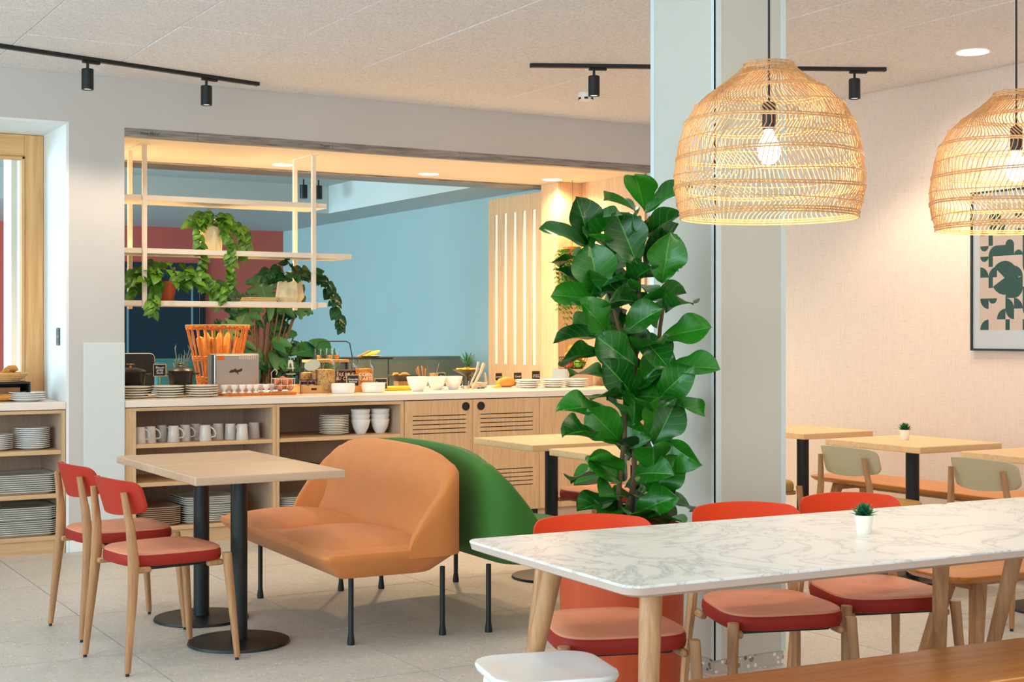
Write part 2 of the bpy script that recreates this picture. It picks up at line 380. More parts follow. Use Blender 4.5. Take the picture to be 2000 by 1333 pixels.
# back room
struct(MB().box(ROOM_X0, XW, BACK_Y, BACK_Y+.1, 0, CZ+.03).obj('wall_back', RED), 'terracotta red end wall of the back room', 'wall')
struct(MB().box(XW, XW+.1, WY, BACK_Y, 0, CZ+.03).obj('wall_side', BLUE), 'blue grey side wall of the back room', 'wall')
m = MB(); m.box(6.16, XW, 10.42, BACK_Y, 2.63, CZ+.03); m.box(ROOM_X0, 6.16, 14.5, BACK_Y, 2.63, CZ+.03)
struct(m.obj('ceiling_bulkhead', BULK), 'pale dropped bulkhead around the back room ceiling', 'bulkhead')
m = MB(); m.box(ROOM_X0-.1, ROOM_X0, 9.5, 11.4, 0, CZ+.03); m.box(ROOM_X0-.1, ROOM_X0, 17.0, BACK_Y, 0, CZ+.03); m.box(ROOM_X0-.1, ROOM_X0, 11.4, 17, 0, .45); m.box(ROOM_X0-.1, ROOM_X0, 11.4, 17, 2.6, CZ+.03)
struct(m.obj('wall_rear_room', BULK))
d = tag(link('door_1', None, None, (0, 0, 0)), 'dark navy door panel in the red wall', 'door', None, 'structure')
NAVY = varied('dark_navy_door', lin(14, 44, 60), .5, .06, 3)
MB().box(4.45, 5.64, BACK_Y-.03, BACK_Y, 0, 2.19, .004).obj('door_leaf', NAVY, d)
for x in (4.75, 5.55): MB().box(x-.012, x+.012, BACK_Y-.036, BACK_Y-.03, 0, 2.12).obj('door_strip', mat('pale_strip', lin(120, 160, 170), .4), d)
struct(MB().box(5.64, 5.72, BACK_Y-.04, BACK_Y, 0, 2.23, .004).obj('trim_7', BLKM), 'black jamb of the navy door', 'door jamb')
struct(MB().box(survey(22, 11.9), 2.66, 11.9, 12.2, 0, CZ+.03).obj('column_back', WALLW), 'white pillar seen through the pine window', 'pillar')
# column
co = tag(link('column', None, None, (3.483, 4.402, 0)), 'square pale grey pillar beside the fig plant', 'pillar', None, 'structure')
CW, CD = .354, .418
COLM = varied('column_paint', lin(196, 197, 188), .6, .015, 2)
MB().box(0, CW, 0, CD, .056, CZ+.03, .004).obj('shaft', COLM, co)
MB().box(.004, CW-.004, .004, CD-.004, 0, .056).obj('plinth', PLINTH, co)
BEAD = mat('pale_corner_bead', lin(206, 222, 226), .25)
for x0, x1, y0, y1 in ((-.0025, .03, -.0025, .002), (-.0025, .002, -.0025, .02), (CW-.022, CW+.0025, -.0025, .002), (-.0025, .002, CD-.022, CD+.0025)):
    MB().box(x0, x1, y0, y1, .058, CZ+.02).obj('corner_bead', BEAD, co)
# pine window in the left niche
wi = tag(link('window_1', None, None, (0, 0, 0)), 'pine framed window in the left niche', 'window', None, 'structure')
MB().box(1.925, 2.042, 9.44, 9.5, .91, 2.59, .004).obj('frame_stile', PINE, wi)
MB().box(.16, 1.925, 9.44, 9.5, 2.45, 2.59, .004).obj('frame_rail', PINEX, wi)
MB().box(.16, .28, 9.44, 9.5, .91, 2.45, .004).obj('frame_stile', PINE, wi)
MB().box(1.905, 1.925, 9.428, 9.5, .95, 2.45, .004).obj('moulding', PINE, wi)
MB().box(.28, 1.925, 9.428, 9.5, 2.43, 2.45, .004).obj('moulding', PINEX, wi)
MB().box(.28, 1.925, 9.44, 9.5, .91, .955, .003).obj('frame_rail', PINEX, wi)
MB().box(.28, 1.905, 9.466, 9.470, .955, 2.43).obj('pane', PANE, wi)
# socket on the niche side and in the back
def socket(loc, rz, label):
    s = thing('wall_socket', label, 'socket', loc, rz)
    MB().box(-.008, 0, -.04, .04, -.055, .055, .004).obj('plate', mat('dark_teal_plastic', lin(30, 66, 72), .4), s)
    for z in (-.026, .026): MB().box(-.010, -.006, -.024, .024, z-.018, z+.018, .002).obj('socket_insert', BLKM, s)
socket((2.044, 9.03, 1.305), 0, 'dark wall socket on the white side of the window niche')
# slatted sliding door
sd = thing('slatted_door', 'oak slatted partition door with white strips beside the oak post', 'partition', (6.2, 9.9, 0), 0)
MB().box(.008, .04, 0, 1.12, .04, 2.5).obj('white_backing', mat('white_acrylic', lin(250, 244, 232), .4), sd)
MB().box(0, .008, 0, 1.12, 2.36, 2.5, .001).obj('top_rail', OAK, sd)
MB().box(0, .008, 0, 1.12, .04, 1.06, .001).obj('bottom_panel', OAK, sd)
for i in range(7):
    c0 = i*1.12/7; a0 = c0+(.052 if i else 0); 
    MB().box(0, .008, a0, c0+1.12/7, 1.06, 2.36, .001).obj('slat', OAK, sd)
MB().box(-.03, 0, -.02, .05, 2.34, 2.5, .003).obj('hinge', STEEL2, sd)
# ------------------------------------------------------------------ ceiling fittings
def downlight(loc, r, power, col, label, spot=160):
    t = thing('downlight', label, 'downlight', loc)
    MB().lathe([(r, 0), (r+.012, -.004), (r+.012, 0)], 28, cap0=False, cap1=False).obj('trim_ring', PLW, t, smooth=True)
    MB().lathe([(r, -.002), (r, 0)], 28).obj('lens', emit('downlight_lens', (1, .93, .8, 1), 6), t)
    d = bpy.data.lights.new('downlight_beam', 'SPOT'); d.energy = power; d.color = col; d.spot_size = math.radians(spot); d.spot_blend = .6; d.shadow_soft_size = r
    o = bpy.data.objects.new('downlight_beam', d); COL.objects.link(o); o.parent = t; o.location = (0, 0, -.02)
WARM = (1, .70, .38)
downlight((6.262, 5.615, CZ-.004), .085, 80, (1, .82, .62), 'round ceiling downlight near the right wall')
downlight((4.984, 9.787, SZ), .075, 190, WARM, 'middle round downlight in the buffet soffit')
downlight((6.013, 9.654, SZ), .075, 105, WARM, 'round soffit downlight nearest the oak post')
downlight((3.8, 9.782, SZ), .075, 190, WARM, 'round soffit downlight behind the hanging shelf')
downlight((2.55, 9.75, SZ), .075, 120, WARM, 'round soffit downlight beside the pier')
for dx, dy, lab in ((1.0, 5.4, 'added unseen ceiling downlight above the two red chairs'), (2.35, 6.1, 'added unseen ceiling downlight above the oak tables'), (3.55, 5.4, 'added unseen ceiling downlight above the settees'), (5.0, 4.5, 'added unseen ceiling downlight between pillar and right wall'), (5.3, 2.6, 'added unseen ceiling downlight above the far end of the marble tables'), (1.2, 2.6, 'added unseen ceiling downlight nearest the camera')):  # downlights added out of view to bring warm overhead light to the counter
    downlight((dx, dy, CZ-.004), .085, 27, (1, .88, .74), lab, 140)
def track_light(p0, p1, spots, label, slabels, power):
    p0, p1 = Vector(p0), Vector(p1); d = p1-p0; a = math.atan2(d.y, d.x)
    t = thing('track_rail', label, 'light track', p0, a)
    MB().box(0, d.length, -.018, .018, -.0, .022, .002).obj('rail', BLKM, t)
    MB().box(d.length-.004, d.length+.006, -.019, .019, -.001, .022, .002).obj('end_cap', BLKM, t)
    MB().box(-.006, .004, -.019, .019, -.001, .022, .002).obj('end_cap', BLKM, t)
    for s, lab in zip(spots, slabels):
        q = p0+d.normalized()*s
        u = thing('track_spotlight', lab, 'spotlight', (q.x, q.y, q.z), a)
        MB().box(-.03, .075, -.014, .014, -.014, -.001, .003).obj('adapter', BLKM, u)
        MB().lathe([(.008, -.05), (.008, -.012)], 10).obj('swivel', BLKM, u)
        MB().lathe([(.03, -.165), (.034, -.165), (.034, -.05), (.03, -.046)], 20, cap0=False).obj('can', BLK, u, smooth=True)
        MB().lathe([(.03, -.158), (.03, -.156)], 16).obj('lens', emit('spot_lens', (1, .9, .72, 1), 3), u)
        l = bpy.data.lights.new('spot_beam', 'SPOT'); l.energy = power; l.color = (1, .80, .58); l.spot_size = math.radians(125); l.spot_blend = .5; l.shadow_soft_size = .03
        o = bpy.data.objects.new('spot_beam', l); COL.objects.link(o); o.parent = u; o.location = (0, 0, -.17)
track_light((1.2, 8.044, CZ-.022), (3.156, 8.563, CZ-.022), [.86, 1.65], 'long black track rail above the window niche', ['black spotlight on the left track above the niche', 'black spotlight on the left track above the buffet opening'], 30)
track_light((4.314, 7.164, CZ-.022), (6.192, 6.219, CZ-.022), [.37, 1.92], 'black track rail passing behind the pillar', ['black spotlight on the track beside the smoke detector', 'black spotlight on the track between pillar and right wall'], 60)
s = thing('smoke_detector', 'white smoke detector on the ceiling below the track', 'smoke detector', (5.146, 7.85, CZ))
MB().lathe([(.05, 0), (.055, -.012), (.05, -.03)], 24).obj('base', PLW, s, smooth=True)
MB().lathe([(.048, -.03), (.045, -.05), (.02, -.058), (.001, -.06)], 24).obj('dome', PLW, s, smooth=True)
for k in range(6):
    a = k*PI/3; MB().box(-.012, .012, -.003, .003, -.047, -.034, M=Matrix.Translation((.046*math.cos(a), .046*math.sin(a), 0)) @ Matrix.Rotation(a+PI/2, 4, 'Z')).obj('vent_slot', BLKM, s)
# ------------------------------------------------------------------ rattan pendants
def pendant(x, y, zb, label):
    t = thing('rattan_pendant', label, 'pendant lamp', (x, y, zb), 0, 'rattan pendants over the marble table')
    prof = [(.257, 0), (.272, .045), (.276, .08), (.277, .12), (.27, .175), (.262, .22), (.247, .27), (.215, .325), (.17, .365), (.12, .40), (.07, .441)]
    def rad(z):
        for (r0, z0), (r1, z1) in zip(prof, prof[1:]):
            if z <= z1: return r0+(r1-r0)*(z-z0)/(z1-z0)
        return prof[-1][0]
    hoops = [(0, 3), (.035, 1), (.078, 2), (.115, 1), (.172, 2), (.22, 1), (.271, 2), (.32, 1), (.364, 2), (.405, 1), (.441, 3)]
    m = MB(); NR = 112
    for k in range(NR):
        a0 = 2*PI*k/NR; ph = random.uniform(0, 6.3)
        pts = []
        for i in range(23):
            z = .441*i/22
            sway = .10*math.sin(z*27+1.6*math.sin(a0*2))+.04*math.sin(z*47+a0*2)
            a = a0+sway; r = rad(z)+.0012*math.sin(ph+z*60)
            pts.append((r*math.cos(a), r*math.sin(a), z))
        m.tube(pts, .0018, 4, False)
    tag(m.obj('cane_ribs', RATT, t, smooth=True), 'wavy upright canes', None, None, 'stuff')
    for z, n in hoops:
        m = MB()
        for q in range(n):
            zz = z+(q-(n-1)/2)*.007
            pts = [((rad(max(0, min(.441, zz)))+.003)*math.cos(2*PI*i/48), (rad(max(0, min(.441, zz)))+.003)*math.sin(2*PI*i/48), zz+.005*math.sin(2*PI*i/48*2+z*30)*(1 if 0 < z < .44 else 0)) for i in range(49)]
            m.tube(pts, .0026 if n > 1 else .0016, 5, False)
        m.obj('hoop', RATT, t, smooth=True)
    MB().tube([(0, 0, .2), (0, 0, CZ-zb)], .0035, 8).obj('cord', BLKM, t)
    MB().lathe([(.05, CZ-zb), (.05, CZ-zb-.02), (.045, CZ-zb-.025)], 24).obj('ceiling_rose', BLKM, t, smooth=True)
    m = MB()
    for k in range(3):
        a = k*2*PI/3; m.tube([(.07*math.cos(a), .07*math.sin(a), .438), (.012*math.cos(a), .012*math.sin(a), .44)], .002, 5)
    m.obj('cord_grip', BLKM, t)
    MB().lathe([(.014, .335), (.02, .33), (.02, .265), (.017, .255)], 16).obj('lamp_socket', BLKM, t, smooth=True)
    prof_b = [(.012, .255), (.016, .24), (.03, .215), (.034, .195), (.03, .17), (.016, .155), (.001, .15)]
    MB().lathe(prof_b, 20).obj('bulb', emit('bulb_glow', (1, .9, .74, 1), 6), t, smooth=True)
    l = bpy.data.lights.new('bulb_light', 'POINT'); l.energy = 12; l.color = (1, .86, .68); l.shadow_soft_size = .05
    o = bpy.data.objects.new('bulb_light', l); COL.objects.link(o); o.parent = t; o.location = (0, 0, .12)
pendant(2.789, 3.27, 1.675, 'large rattan pendant lamp hanging in front of the pillar')
pendant(3.853, 3.27, 1.68, 'large rattan pendant lamp hanging in front of the framed print')
# ------------------------------------------------------------------ furniture
def rrect(hx, hy, r, n=5, cx=0, cy=0):
    P = []
    for sx, sy, a0 in ((1, 1, 0), (-1, 1, 90), (-1, -1, 180), (1, -1, 270)):
        for i in range(n+1):
            a = math.radians(a0+90*i/n); P.append((cx+sx*(hx-r)+r*math.cos(a), cy+sy*(hy-r)+r*math.sin(a)))
    return P
def pedestal_table(x0, x1, y0, y1, label, woodm, group=None, base=None, r=.214):
    cx, cy = (x0+x1)/2, (y0+y1)/2
    t = thing('pedestal_table', label, 'table', (cx, cy, 0), 0, group)
    MB().box(x0-cx, x1-cx, y0-cy, y1-cy, .716, .75, .003).obj('tabletop', woodm, t)
    bx, by = (0, 0) if base is None else (base[0]-cx, base[1]-cy)
    MB().lathe([(.036, .008), (.036, .71)], 24, (bx, by, 0)).obj('post', BLK, t, smooth=True)
    MB().lathe([(r, 0), (r+.004, .003), (r, .012), (.05, .016), (.04, .02)], 40, (bx, by, 0)).obj('base', BLK, t, smooth=True)
    m = MB(); m.box(bx-.2, bx+.2, by-.02, by+.02, .706, .716); m.box(bx-.02, bx+.02, by-.2, by+.2, .706, .716); m.obj('top_plate', BLK, t)
    return t
pedestal_table(1.795, 2.445, 5.577, 6.162, 'oak pedestal table nearest the two red chairs, in front', TABW, None, (2.09, 5.896))
pedestal_table(1.795, 2.445, 6.167, 6.755, 'oak pedestal table pushed against the front one, nearer the shelves', TABW, None, (2.115, 6.48))
pedestal_table(3.81, 4.43, 6.31, 6.94, 'small oak pedestal table in front of the cupboard doors', TABWR)
pedestal_table(3.77, 4.40, 5.45, 6.085, 'small oak pedestal table half hidden behind the fig plant', TABWR)
pedestal_table(5.43, 6.03, 5.21, 5.9, 'honey oak pedestal table carrying a small succulent', TABWR, None, (5.77, 5.59))
pedestal_table(5.58, 6.12, 6.24, 6.86, 'honey oak pedestal table partly behind the pillar', TABWR)
pedestal_table(5.42, 6.03, 4.32, 4.94, 'honey oak pedestal table cut by the right picture edge', TABWR)
# --- chairs (local +x is the way the sitter faces)
def make_chair(label, back_m, top_m, side_m, group=None):
    t = thing('dining_chair', label, 'chair', (0, 0, 0), 0, group)
    # seat: rounded trapezoid in two layers
    def outline(k, hx=.212, rear=.176, front=.211):
        P = []
        for i in range(40):
            a = 2*PI*i/40; ca, sa = math.cos(a), math.sin(a)
            e = .52
            x = hx*math.copysign(abs(ca)**e, ca); hy = rear+(front-rear)*(x+hx)/(2*hx)
            y = hy*math.copysign(abs(sa)**e, sa); P.append((x*k, y*k))
        return P
    R = []
    for k, z in ((.93, .408), (.985, .412), (1.0, .425), (.995, .446), (.97, .455)): R.append([(x, y, z) for x, y in outline(k)])
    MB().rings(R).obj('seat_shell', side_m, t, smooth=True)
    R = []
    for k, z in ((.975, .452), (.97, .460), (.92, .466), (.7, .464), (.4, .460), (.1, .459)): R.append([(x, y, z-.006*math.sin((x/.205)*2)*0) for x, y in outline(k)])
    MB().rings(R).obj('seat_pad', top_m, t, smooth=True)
    MB().box(-.15, .15, -.15, .15, .392, .409, .005).obj('underframe', BLKM, t)
    for sy in (-1, 1):
        # rear leg rising to the backrest, with its bend at the seat
        pts = [(-.235, sy*.212, .012), (-.208, sy*.196, .30), (-.198, sy*.184, .43), (-.203, sy*.168, .56), (-.224, sy*.15, .705)]
        wd = [(.022, .02), (.036, .026), (.042, .028), (.034, .026), (.024, .022)]
        R = []
        for (x, y, z), (a, bq) in zip(pts, wd):
            R.append([(x+ox*a/2, y+oy*bq/2, z) for ox, oy in ((1, .5), (.5, 1), (-.5, 1), (-1, .5), (-1, -.5), (-.5, -1), (.5, -1), (1, -.5))])
        lg = MB().rings(R).obj('leg', LEGW, t, smooth=50)
        MB().lathe([(.008, 0), (.008, .013)], 8, (-.235, sy*.212, 0)).obj('glide', BLKM, lg)
        pts = [(.232, sy*.218, .012), (.212, sy*.206, .25), (.196, sy*.196, .438)]
        wd = [(.022, .022), (.03, .028), (.036, .032)]
        R = []
        for (x, y, z), (a, bq) in zip(pts, wd):
            R.append([(x+ox*a/2, y+oy*bq/2, z) for ox, oy in ((1, .5), (.5, 1), (-.5, 1), (-1, .5), (-1, -.5), (-.5, -1), (.5, -1), (1, -.5))])
        lg = MB().rings(R).obj('leg', LEGW, t, smooth=50)
        MB().lathe([(.008, 0), (.008, .013)], 8, (.232, sy*.215, 0)).obj('glide', BLKM, lg)
        for xa, xb in ((-.2, -.12), (.12, .19)): MB().box(xa, xb, sy*.17-.012, sy*.17+.012, .386, .41, .006).obj('seat_bracket', LEGW, t, smooth=True)
    # curved backrest panel with rounded corners
    def bk(u, v, off):
        s = math.sin((u-.5)*PI); y = s*.192; wrap = .068*abs(s)**2.6
        hi, lo = .755-.012*s*s, .605+.02*s*s
        e = max(0, (abs(s)-.84)/.16); cut = .27*(1-math.sqrt(max(0, 1-e*e)))
        zz = lo+(hi-lo)*(cut+(1-2*cut)*v)
        lean = -.045*(zz-.605)/.15
        return (-.197+wrap+lean+off, y, zz)
    m = MB(); NU, NV = 28, 7
    F = [[bk(i/NU, j/NV, .0) for j in range(NV+1)] for i in range(NU+1)]
    B = [[bk(i/NU, j/NV, -.013) for j in range(NV+1)] for i in range(NU+1)]
    rings = []
    for i in range(NU+1): rings.append([F[i][j] for j in range(NV+1)]+[B[i][j] for j in range(NV, -1, -1)])
    m.rings(rings); m.obj('backrest', back_m, t, smooth=60)
    return t
ch = make_chair('brick red chair with wooden legs, nearer of the two at the left table', REDP, LEA, REDL)
def place(t, x, y, face):
    t.location = (x, y, 0); t.rotation_euler = (0, 0, face)
place(ch, 1.715, 5.775, math.radians(8))
dup(ch, (1.725, 6.475, 0), math.radians(5), 'brick red chair with wooden legs, farther of the two at the left table')
dup(ch, (4.46, 6.62, 0), math.radians(182), 'brick red chair tucked under the table behind the fig plant')
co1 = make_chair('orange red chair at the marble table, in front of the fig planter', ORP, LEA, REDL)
FA = math.radians(-107)
place(co1, 2.425, 3.57, FA)
dup(co1, (3.05, 3.585, 0), FA, 'orange red chair at the marble table, in front of the pillar')
dup(co1, (3.55, 3.62, 0), FA, 'orange red chair at the marble table, rightmost behind the succulent')
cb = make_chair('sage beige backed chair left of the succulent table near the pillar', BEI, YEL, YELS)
place(cb, 5.325, 5.43, math.radians(2))
dup(cb, (5.375, 4.6, 0), math.radians(0), 'sage beige backed chair at the right picture edge')
dup(cb, (5.45, 6.55, 0), math.radians(0), 'mustard seated chair mostly hidden behind the pillar')
# --- white stool
st = thing('white_stool', 'white lacquered stool with a dished seat at the end of the marble table', 'stool', (1.945, 3.155, 0), math.radians(-14))
def dish(k, z, dz=0):
    P = []
    for x, y in rrect(.166, .162, .08, 7):
        P.append((x*k, y*k, z))
    return P
R = [dish(.86, .435), dish(.97, .448), dish(1.0, .460), dish(.985, .468), dish(.9, .468), dish(.7, .460), dish(.4, .456), dish(.08, .455)]
MB().rings(R).obj('seat', WST, st, smooth=True)
for sx in (-1, 1):
    for sy in (-1, 1):
        MB().tube([(sx*.165, sy*.16, 0), (sx*.115, sy*.11, .44)], [.012, .019], 12).obj('leg', WST, st, smooth=True)
for sx in (-1, 1):
    MB().tube([(sx*.14, -.135, .2), (sx*.14, .135, .2)], .009, 8).obj('stretcher', WST, st, smooth=True)
# --- marble tables
def marble_table(x, y, rz, ln, label):
    t = thing('marble_table', label, 'table', (x, y, 0), rz)
    hy = .43
    out = lambda k: rrect(ln/2-k, hy-k, .045, 6)
    R = [[(px, py, .735) for px, py in out(.0)], [(px, py, .75) for px, py in out(0)]]
    MB().rings([[(px, py, .744) for px, py in out(0)], [(px, py, .748) for px, py in out(0)], [(px, py, .75) for px, py in out(.002)]]).obj('tabletop', MARB, t, smooth=30)
    MB().rings([[(px, py, .715) for px, py in out(.035)], [(px, py, .727) for px, py in out(.004)], [(px, py, .744) for px, py in out(.001)]]).obj('edge_band', MEDGE, t, smooth=30)
    for sx in (-1, 1):
        for sy in (-1, 1):
            MB().tube([(sx*(ln/2-.08), sy*(hy-.07), 0), (sx*(ln/2-.185), sy*(hy-.195), .716)], [.019, .029], 20).obj('leg', LEGW, t, smooth=True)
    return t
RZ = math.radians(-2.2)
cx, cy = 1.9+.9, 3.1-.02
marble_table(2.795, 3.075, RZ, 1.8, 'long white marble table with splayed wooden legs')
marble_table(2.795+1.802*math.cos(RZ), 3.075+1.802*math.sin(RZ), RZ, 1.8, 'white marble table joined to the right of the long one')
# --- benches
def bench(x, y, rz, ln, dp, label, h=.44, two=True):
    t = thing('wooden_bench', label, 'bench', (x, y, 0), rz)
    MB().rings([[(a, c, h-.03) for a, c in rrect(ln/2-.03, dp/2-.025, .07, 6)], [(a, c, h-.012) for a, c in rrect(ln/2-.002, dp/2-.002, .09, 6)], [(a, c, h-.003) for a, c in rrect(ln/2, dp/2, .09, 6)], [(a, c, h) for a, c in rrect(ln/2-.004, dp/2-.004, .088, 6)]]).obj('seat_plank', BENCH, t, smooth=30)
    for sx in (-1, 1):
        for sy in (-1, 1):
            MB().bar((sx*(ln/2-.1), sy*(dp/2-.02), 0), (sx*(ln/2-.2), sy*(dp/2-.1), h-.028), (.03, .035), (.055, .04), up=(1, 0, 0)).obj('leg', LEGW, t)
    for sx in (-1, 1): MB().box(sx*(ln/2-.2)-.02, sx*(ln/2-.2)+.02, -dp/2+.09, dp/2-.09, h-.075, h-.03, .003).obj('apron', LEGW, t)
    MB().box(-ln/2+.2, ln/2-.2, -.02, .02, h-.07, h-.03, .003).obj('rail', LEGW, t)
    return t
bench(2.825, 2.722, math.radians(-4), 1.35, .36, 'honey wood bench in the foreground before the marble table')
bench(4.79, 3.79, math.radians(-3), 1.55, .34, 'honey wood bench on the far side of the marble table')
bench(6.33, 5.72, math.radians(91), 2.2, .42, 'long honey wood bench against the right wall')
# --- upholstered settees
def interp(x, T):
    for (a, va), (c, vc) in zip(T, T[1:]):
        if x <= c: return va+(vc-va)*(x-a)/(c-a)
    return T[-1][1]
def settee(x, y, rz, fabric, label):
    t = thing('two_seat_settee', label, 'sofa', (x, y, 0), rz)
    HW = .755
    def ring(x0, x1, hy, z, r, rb=.13):
        P = []
        for cxs, cys, rr_, a0 in ((x1, hy, rb, 0), (x0, hy, r, 90), (x0, -hy, r, 180), (x1, -hy, rb, 270)):
            ox = cxs-rr_ if cxs == x1 else cxs+rr_; oy = cys-rr_ if cys > 0 else cys+rr_
            for i in range(7):
                a = math.radians(a0+90*i/6); P.append((ox+rr_*math.cos(a), oy+rr_*math.sin(a), z))
        return P
    m = MB(); m.rings([ring(-.57, -.115, HW-.05, .30, .012), ring(-.575, -.11, HW-.045, .303, .016), ring(-.655, -.006, HW-.004, .375, .03), ring(-.663, 0, HW, .39, .035), ring(-.66, -.005, HW-.003, .405, .04), ring(-.62, -.03, HW-.03, .42, .04)])
    m.obj('base', fabric, t, smooth=35)
    for s in (-1, 1):
        def cush(u, v, s=s):
            X0 = -.655+u*.57; a = v*2-1; yy = s*(.3575)+a*.3575
            hx = max(0.0, math.sin(PI*min(1, (u*.92+.08)))) ** .55; hy = max(0.0, (1-abs(a)**3.2))
            hy = hy ** .7
            zz = .402+.062*hx*hy
            if u < .12: zz = .40+(zz-.40)*math.sqrt(u/.12)
            return (X0+.0, yy, zz)
        m = MB(); m.grid(cush, 20, 20); m.grid(lambda u, v, s=s: (-.655+u*.57, s*.3575+(v*2-1)*.3575, .395), 1, 1)
        m.obj('seat_cushion', fabric, t, smooth=70)
    # shell
    path = []
    WF, RC = -.282, .13
    for i in range(7): path.append((WF+(-RC-WF)*i/7, -HW))
    for i in range(9):
        a = -PI/2+PI/2*i/8; path.append((-RC+RC*math.cos(a), -HW+RC+RC*math.sin(a)))
    for i in range(1, 24): path.append((0, -HW+RC+(2*HW-2*RC)*i/24))
    path += [(px, -py) for px, py in reversed(path[:16])]
    def height(px, py):
        if px < -.0005: return interp(px, [(-.282, .40), (-.27, .44), (-.237, .50), (-.2, .555), (-.164, .60), (-.1, .672), (-.052, .71), (-.02, .735), (0, .752)])
        return interp(abs(py), [(0, .812), (.25, .809), (.4, .80), (.52, .782), (.625, .752)])
    R = []; n = len(path)
    for i, (px, py) in enumerate(path):
        ax, ay = path[max(i-1, 0)]; bx, by = path[min(i+1, n-1)]
        tx, ty = bx-ax, by-ay; q = math.hypot(tx, ty); nx, ny = -ty/q, tx/q
        H = height(px, py); k = min(1, max(0, (px+.282)/.282)); kk = k*k*(3-2*k)
        th_t = .035+.035*kk; th_b = .05+.15*kk
        g = max(0.0, H-.40)
        ring = []
        for f in (0, .33, .66, .93): ring.append((px, py, .37+(H-.37)*f))
        ring.append((px+nx*th_t*.25, py+ny*th_t*.25, H+.0))
        ring.append((px+nx*th_t*.75, py+ny*th_t*.75, H-.002))
        for f in (.95, .75, .5, .25, 0):
            th = th_b+(th_t-th_b)*(f**.75)
            ring.append((px+nx*th, py+ny*th, .40+g*f*.97))
        ring.append((px+nx*th_b*.5, py+ny*th_b*.5, .372))
        R.append(ring)
    MB().rings(R).obj('back_shell', fabric, t, smooth=60)
    for lx in (-.49, -.06):
        for ly in (-.61, .61):
            MB().lathe([(.016, 0), (.0165, .012), (.0115, .05), (.0115, .302)], 14, (lx, ly, 0)).obj('leg', BLK, t, smooth=True)
    return t
settee(3.0, 6.205, math.radians(-2.2), ORF, 'tan orange two seat settee with thin dark legs')
settee(3.085, 6.16, math.radians(180-2.2), GRF, 'green two seat settee standing back to back with the orange one')
# ------------------------------------------------------------------ counters
WT = .91
def worktop(x0, x1, y0, y1, label):
    return tag(MB().box(x0, x1, y0, y1, .866, WT, .004, 2).obj('worktop', TOPW), label, 'worktop')
worktop(XL+.003, XR-.003, WY-.004, 9.95, 'long cream worktop of the buffet counter')
worktop(.16, 2.042, WY-.004, 9.425, 'short cream worktop in the window niche')
def shelf_unit(x0, x1, left, right, shelves, label, y1=9.42, top=.862):
    t = thing('shelf_unit', label, 'shelf unit', (x0, WY, 0))
    W = x1-x0; D = y1-WY
    MB().box(0, left, .004, D, 0, top, .001).obj('side_panel', OAK, t)
    MB().box(W-right, W, .004, D, 0, top, .001).obj('side_panel', OAK, t)
    MB().box(left, W-right, D-.014, D, .09, top).obj('back_panel', OAKIN, t)
    MB().box(left, W-right, .006, D-.014, top-.02, top).obj('top_rail', OAKX, t)
    MB().box(left, W-right, .02, .036, 0, .085).obj('kick_board', OAKX, t)
    for z in shelves: MB().box(left+.001, W-right-.001, .008, D-.015, z-.024, z, .001).obj('shelf', OAKX, t)
    for xx in (left+.001, W-right-.001):  # inner linings
        MB().box(xx-.001, xx+.001, .03, D-.015, .09, top-.02).obj('lining', OAKIN, t)
    return t
S1, S2, S3 = .635, .393, .112
shelf_unit(XL+.003, 3.385, .07, .022, [S1, S2, S3], 'open oak shelf unit with the row of mugs')
shelf_unit(3.387, 4.309, .022, .022, [.637, .393, .112], 'open oak shelf unit with plates and stacked bowls')
shelf_unit(.16, 2.04, .03, .022, [.62, .357, .104], 'open oak shelf unit in the window niche')
cup = thing('cupboard', 'oak cupboard with two slotted doors and round black pulls', 'cupboard', (4.311, WY, 0))
MB().box(0, 1.079, .022, .55, .0, .862).obj('body', BLKM, cup)
def door(x0, x1, pull):
    d = None
    m = MB(); T0, T1 = .0, .02; a, c = .06, (x1-x0)-.05
    zs = [.754-.0305*k for k in range(5)]; zl = [.358-.0295*k for k in range(5)]
    zall = sorted(zs+zl); W = x1-x0
    m.box(0, a, T0, T1, .06, .86); m.box(c, W, T0, T1, .06, .86)
    prev = .06
    for z in zall: m.box(a, c, T0, T1, prev, z-.0032); prev = z+.0032
    m.box(a, c, T0, T1, prev, .86)
    bmesh.ops.remove_doubles(m.bm, verts=m.bm.verts, dist=1e-5)
    d = m.obj('door', OAK, cup, (x0-4.311, 0, 0))
    pl = MB().lathe([(.03, 0), (.03, .004), (.024, .005), (.023, .001), (.001, .0008)], 24, cap0=True).obj('pull', BLKM, d, (pull, 0, .813), smooth=30)
    pl.rotation_euler = (PI/2, 0, 0)
door(4.3125, 4.8405, .475)
door(4.8435, 5.3885, .065)
MB().box(0, 1.079, .05, .06, 0, .06).obj('kick_board', OAKX, cup)
pn = thing('cupboard', 'plain oak cupboard front at the right end of the counter', 'cupboard', (5.392, WY, 0))
MB().box(0, XR-5.396, .022, .55, 0, .862).obj('body', OAKIN, pn)
MB().box(.001, XR-5.397, 0, .02, .06, .86, .001).obj('door', OAK, pn)
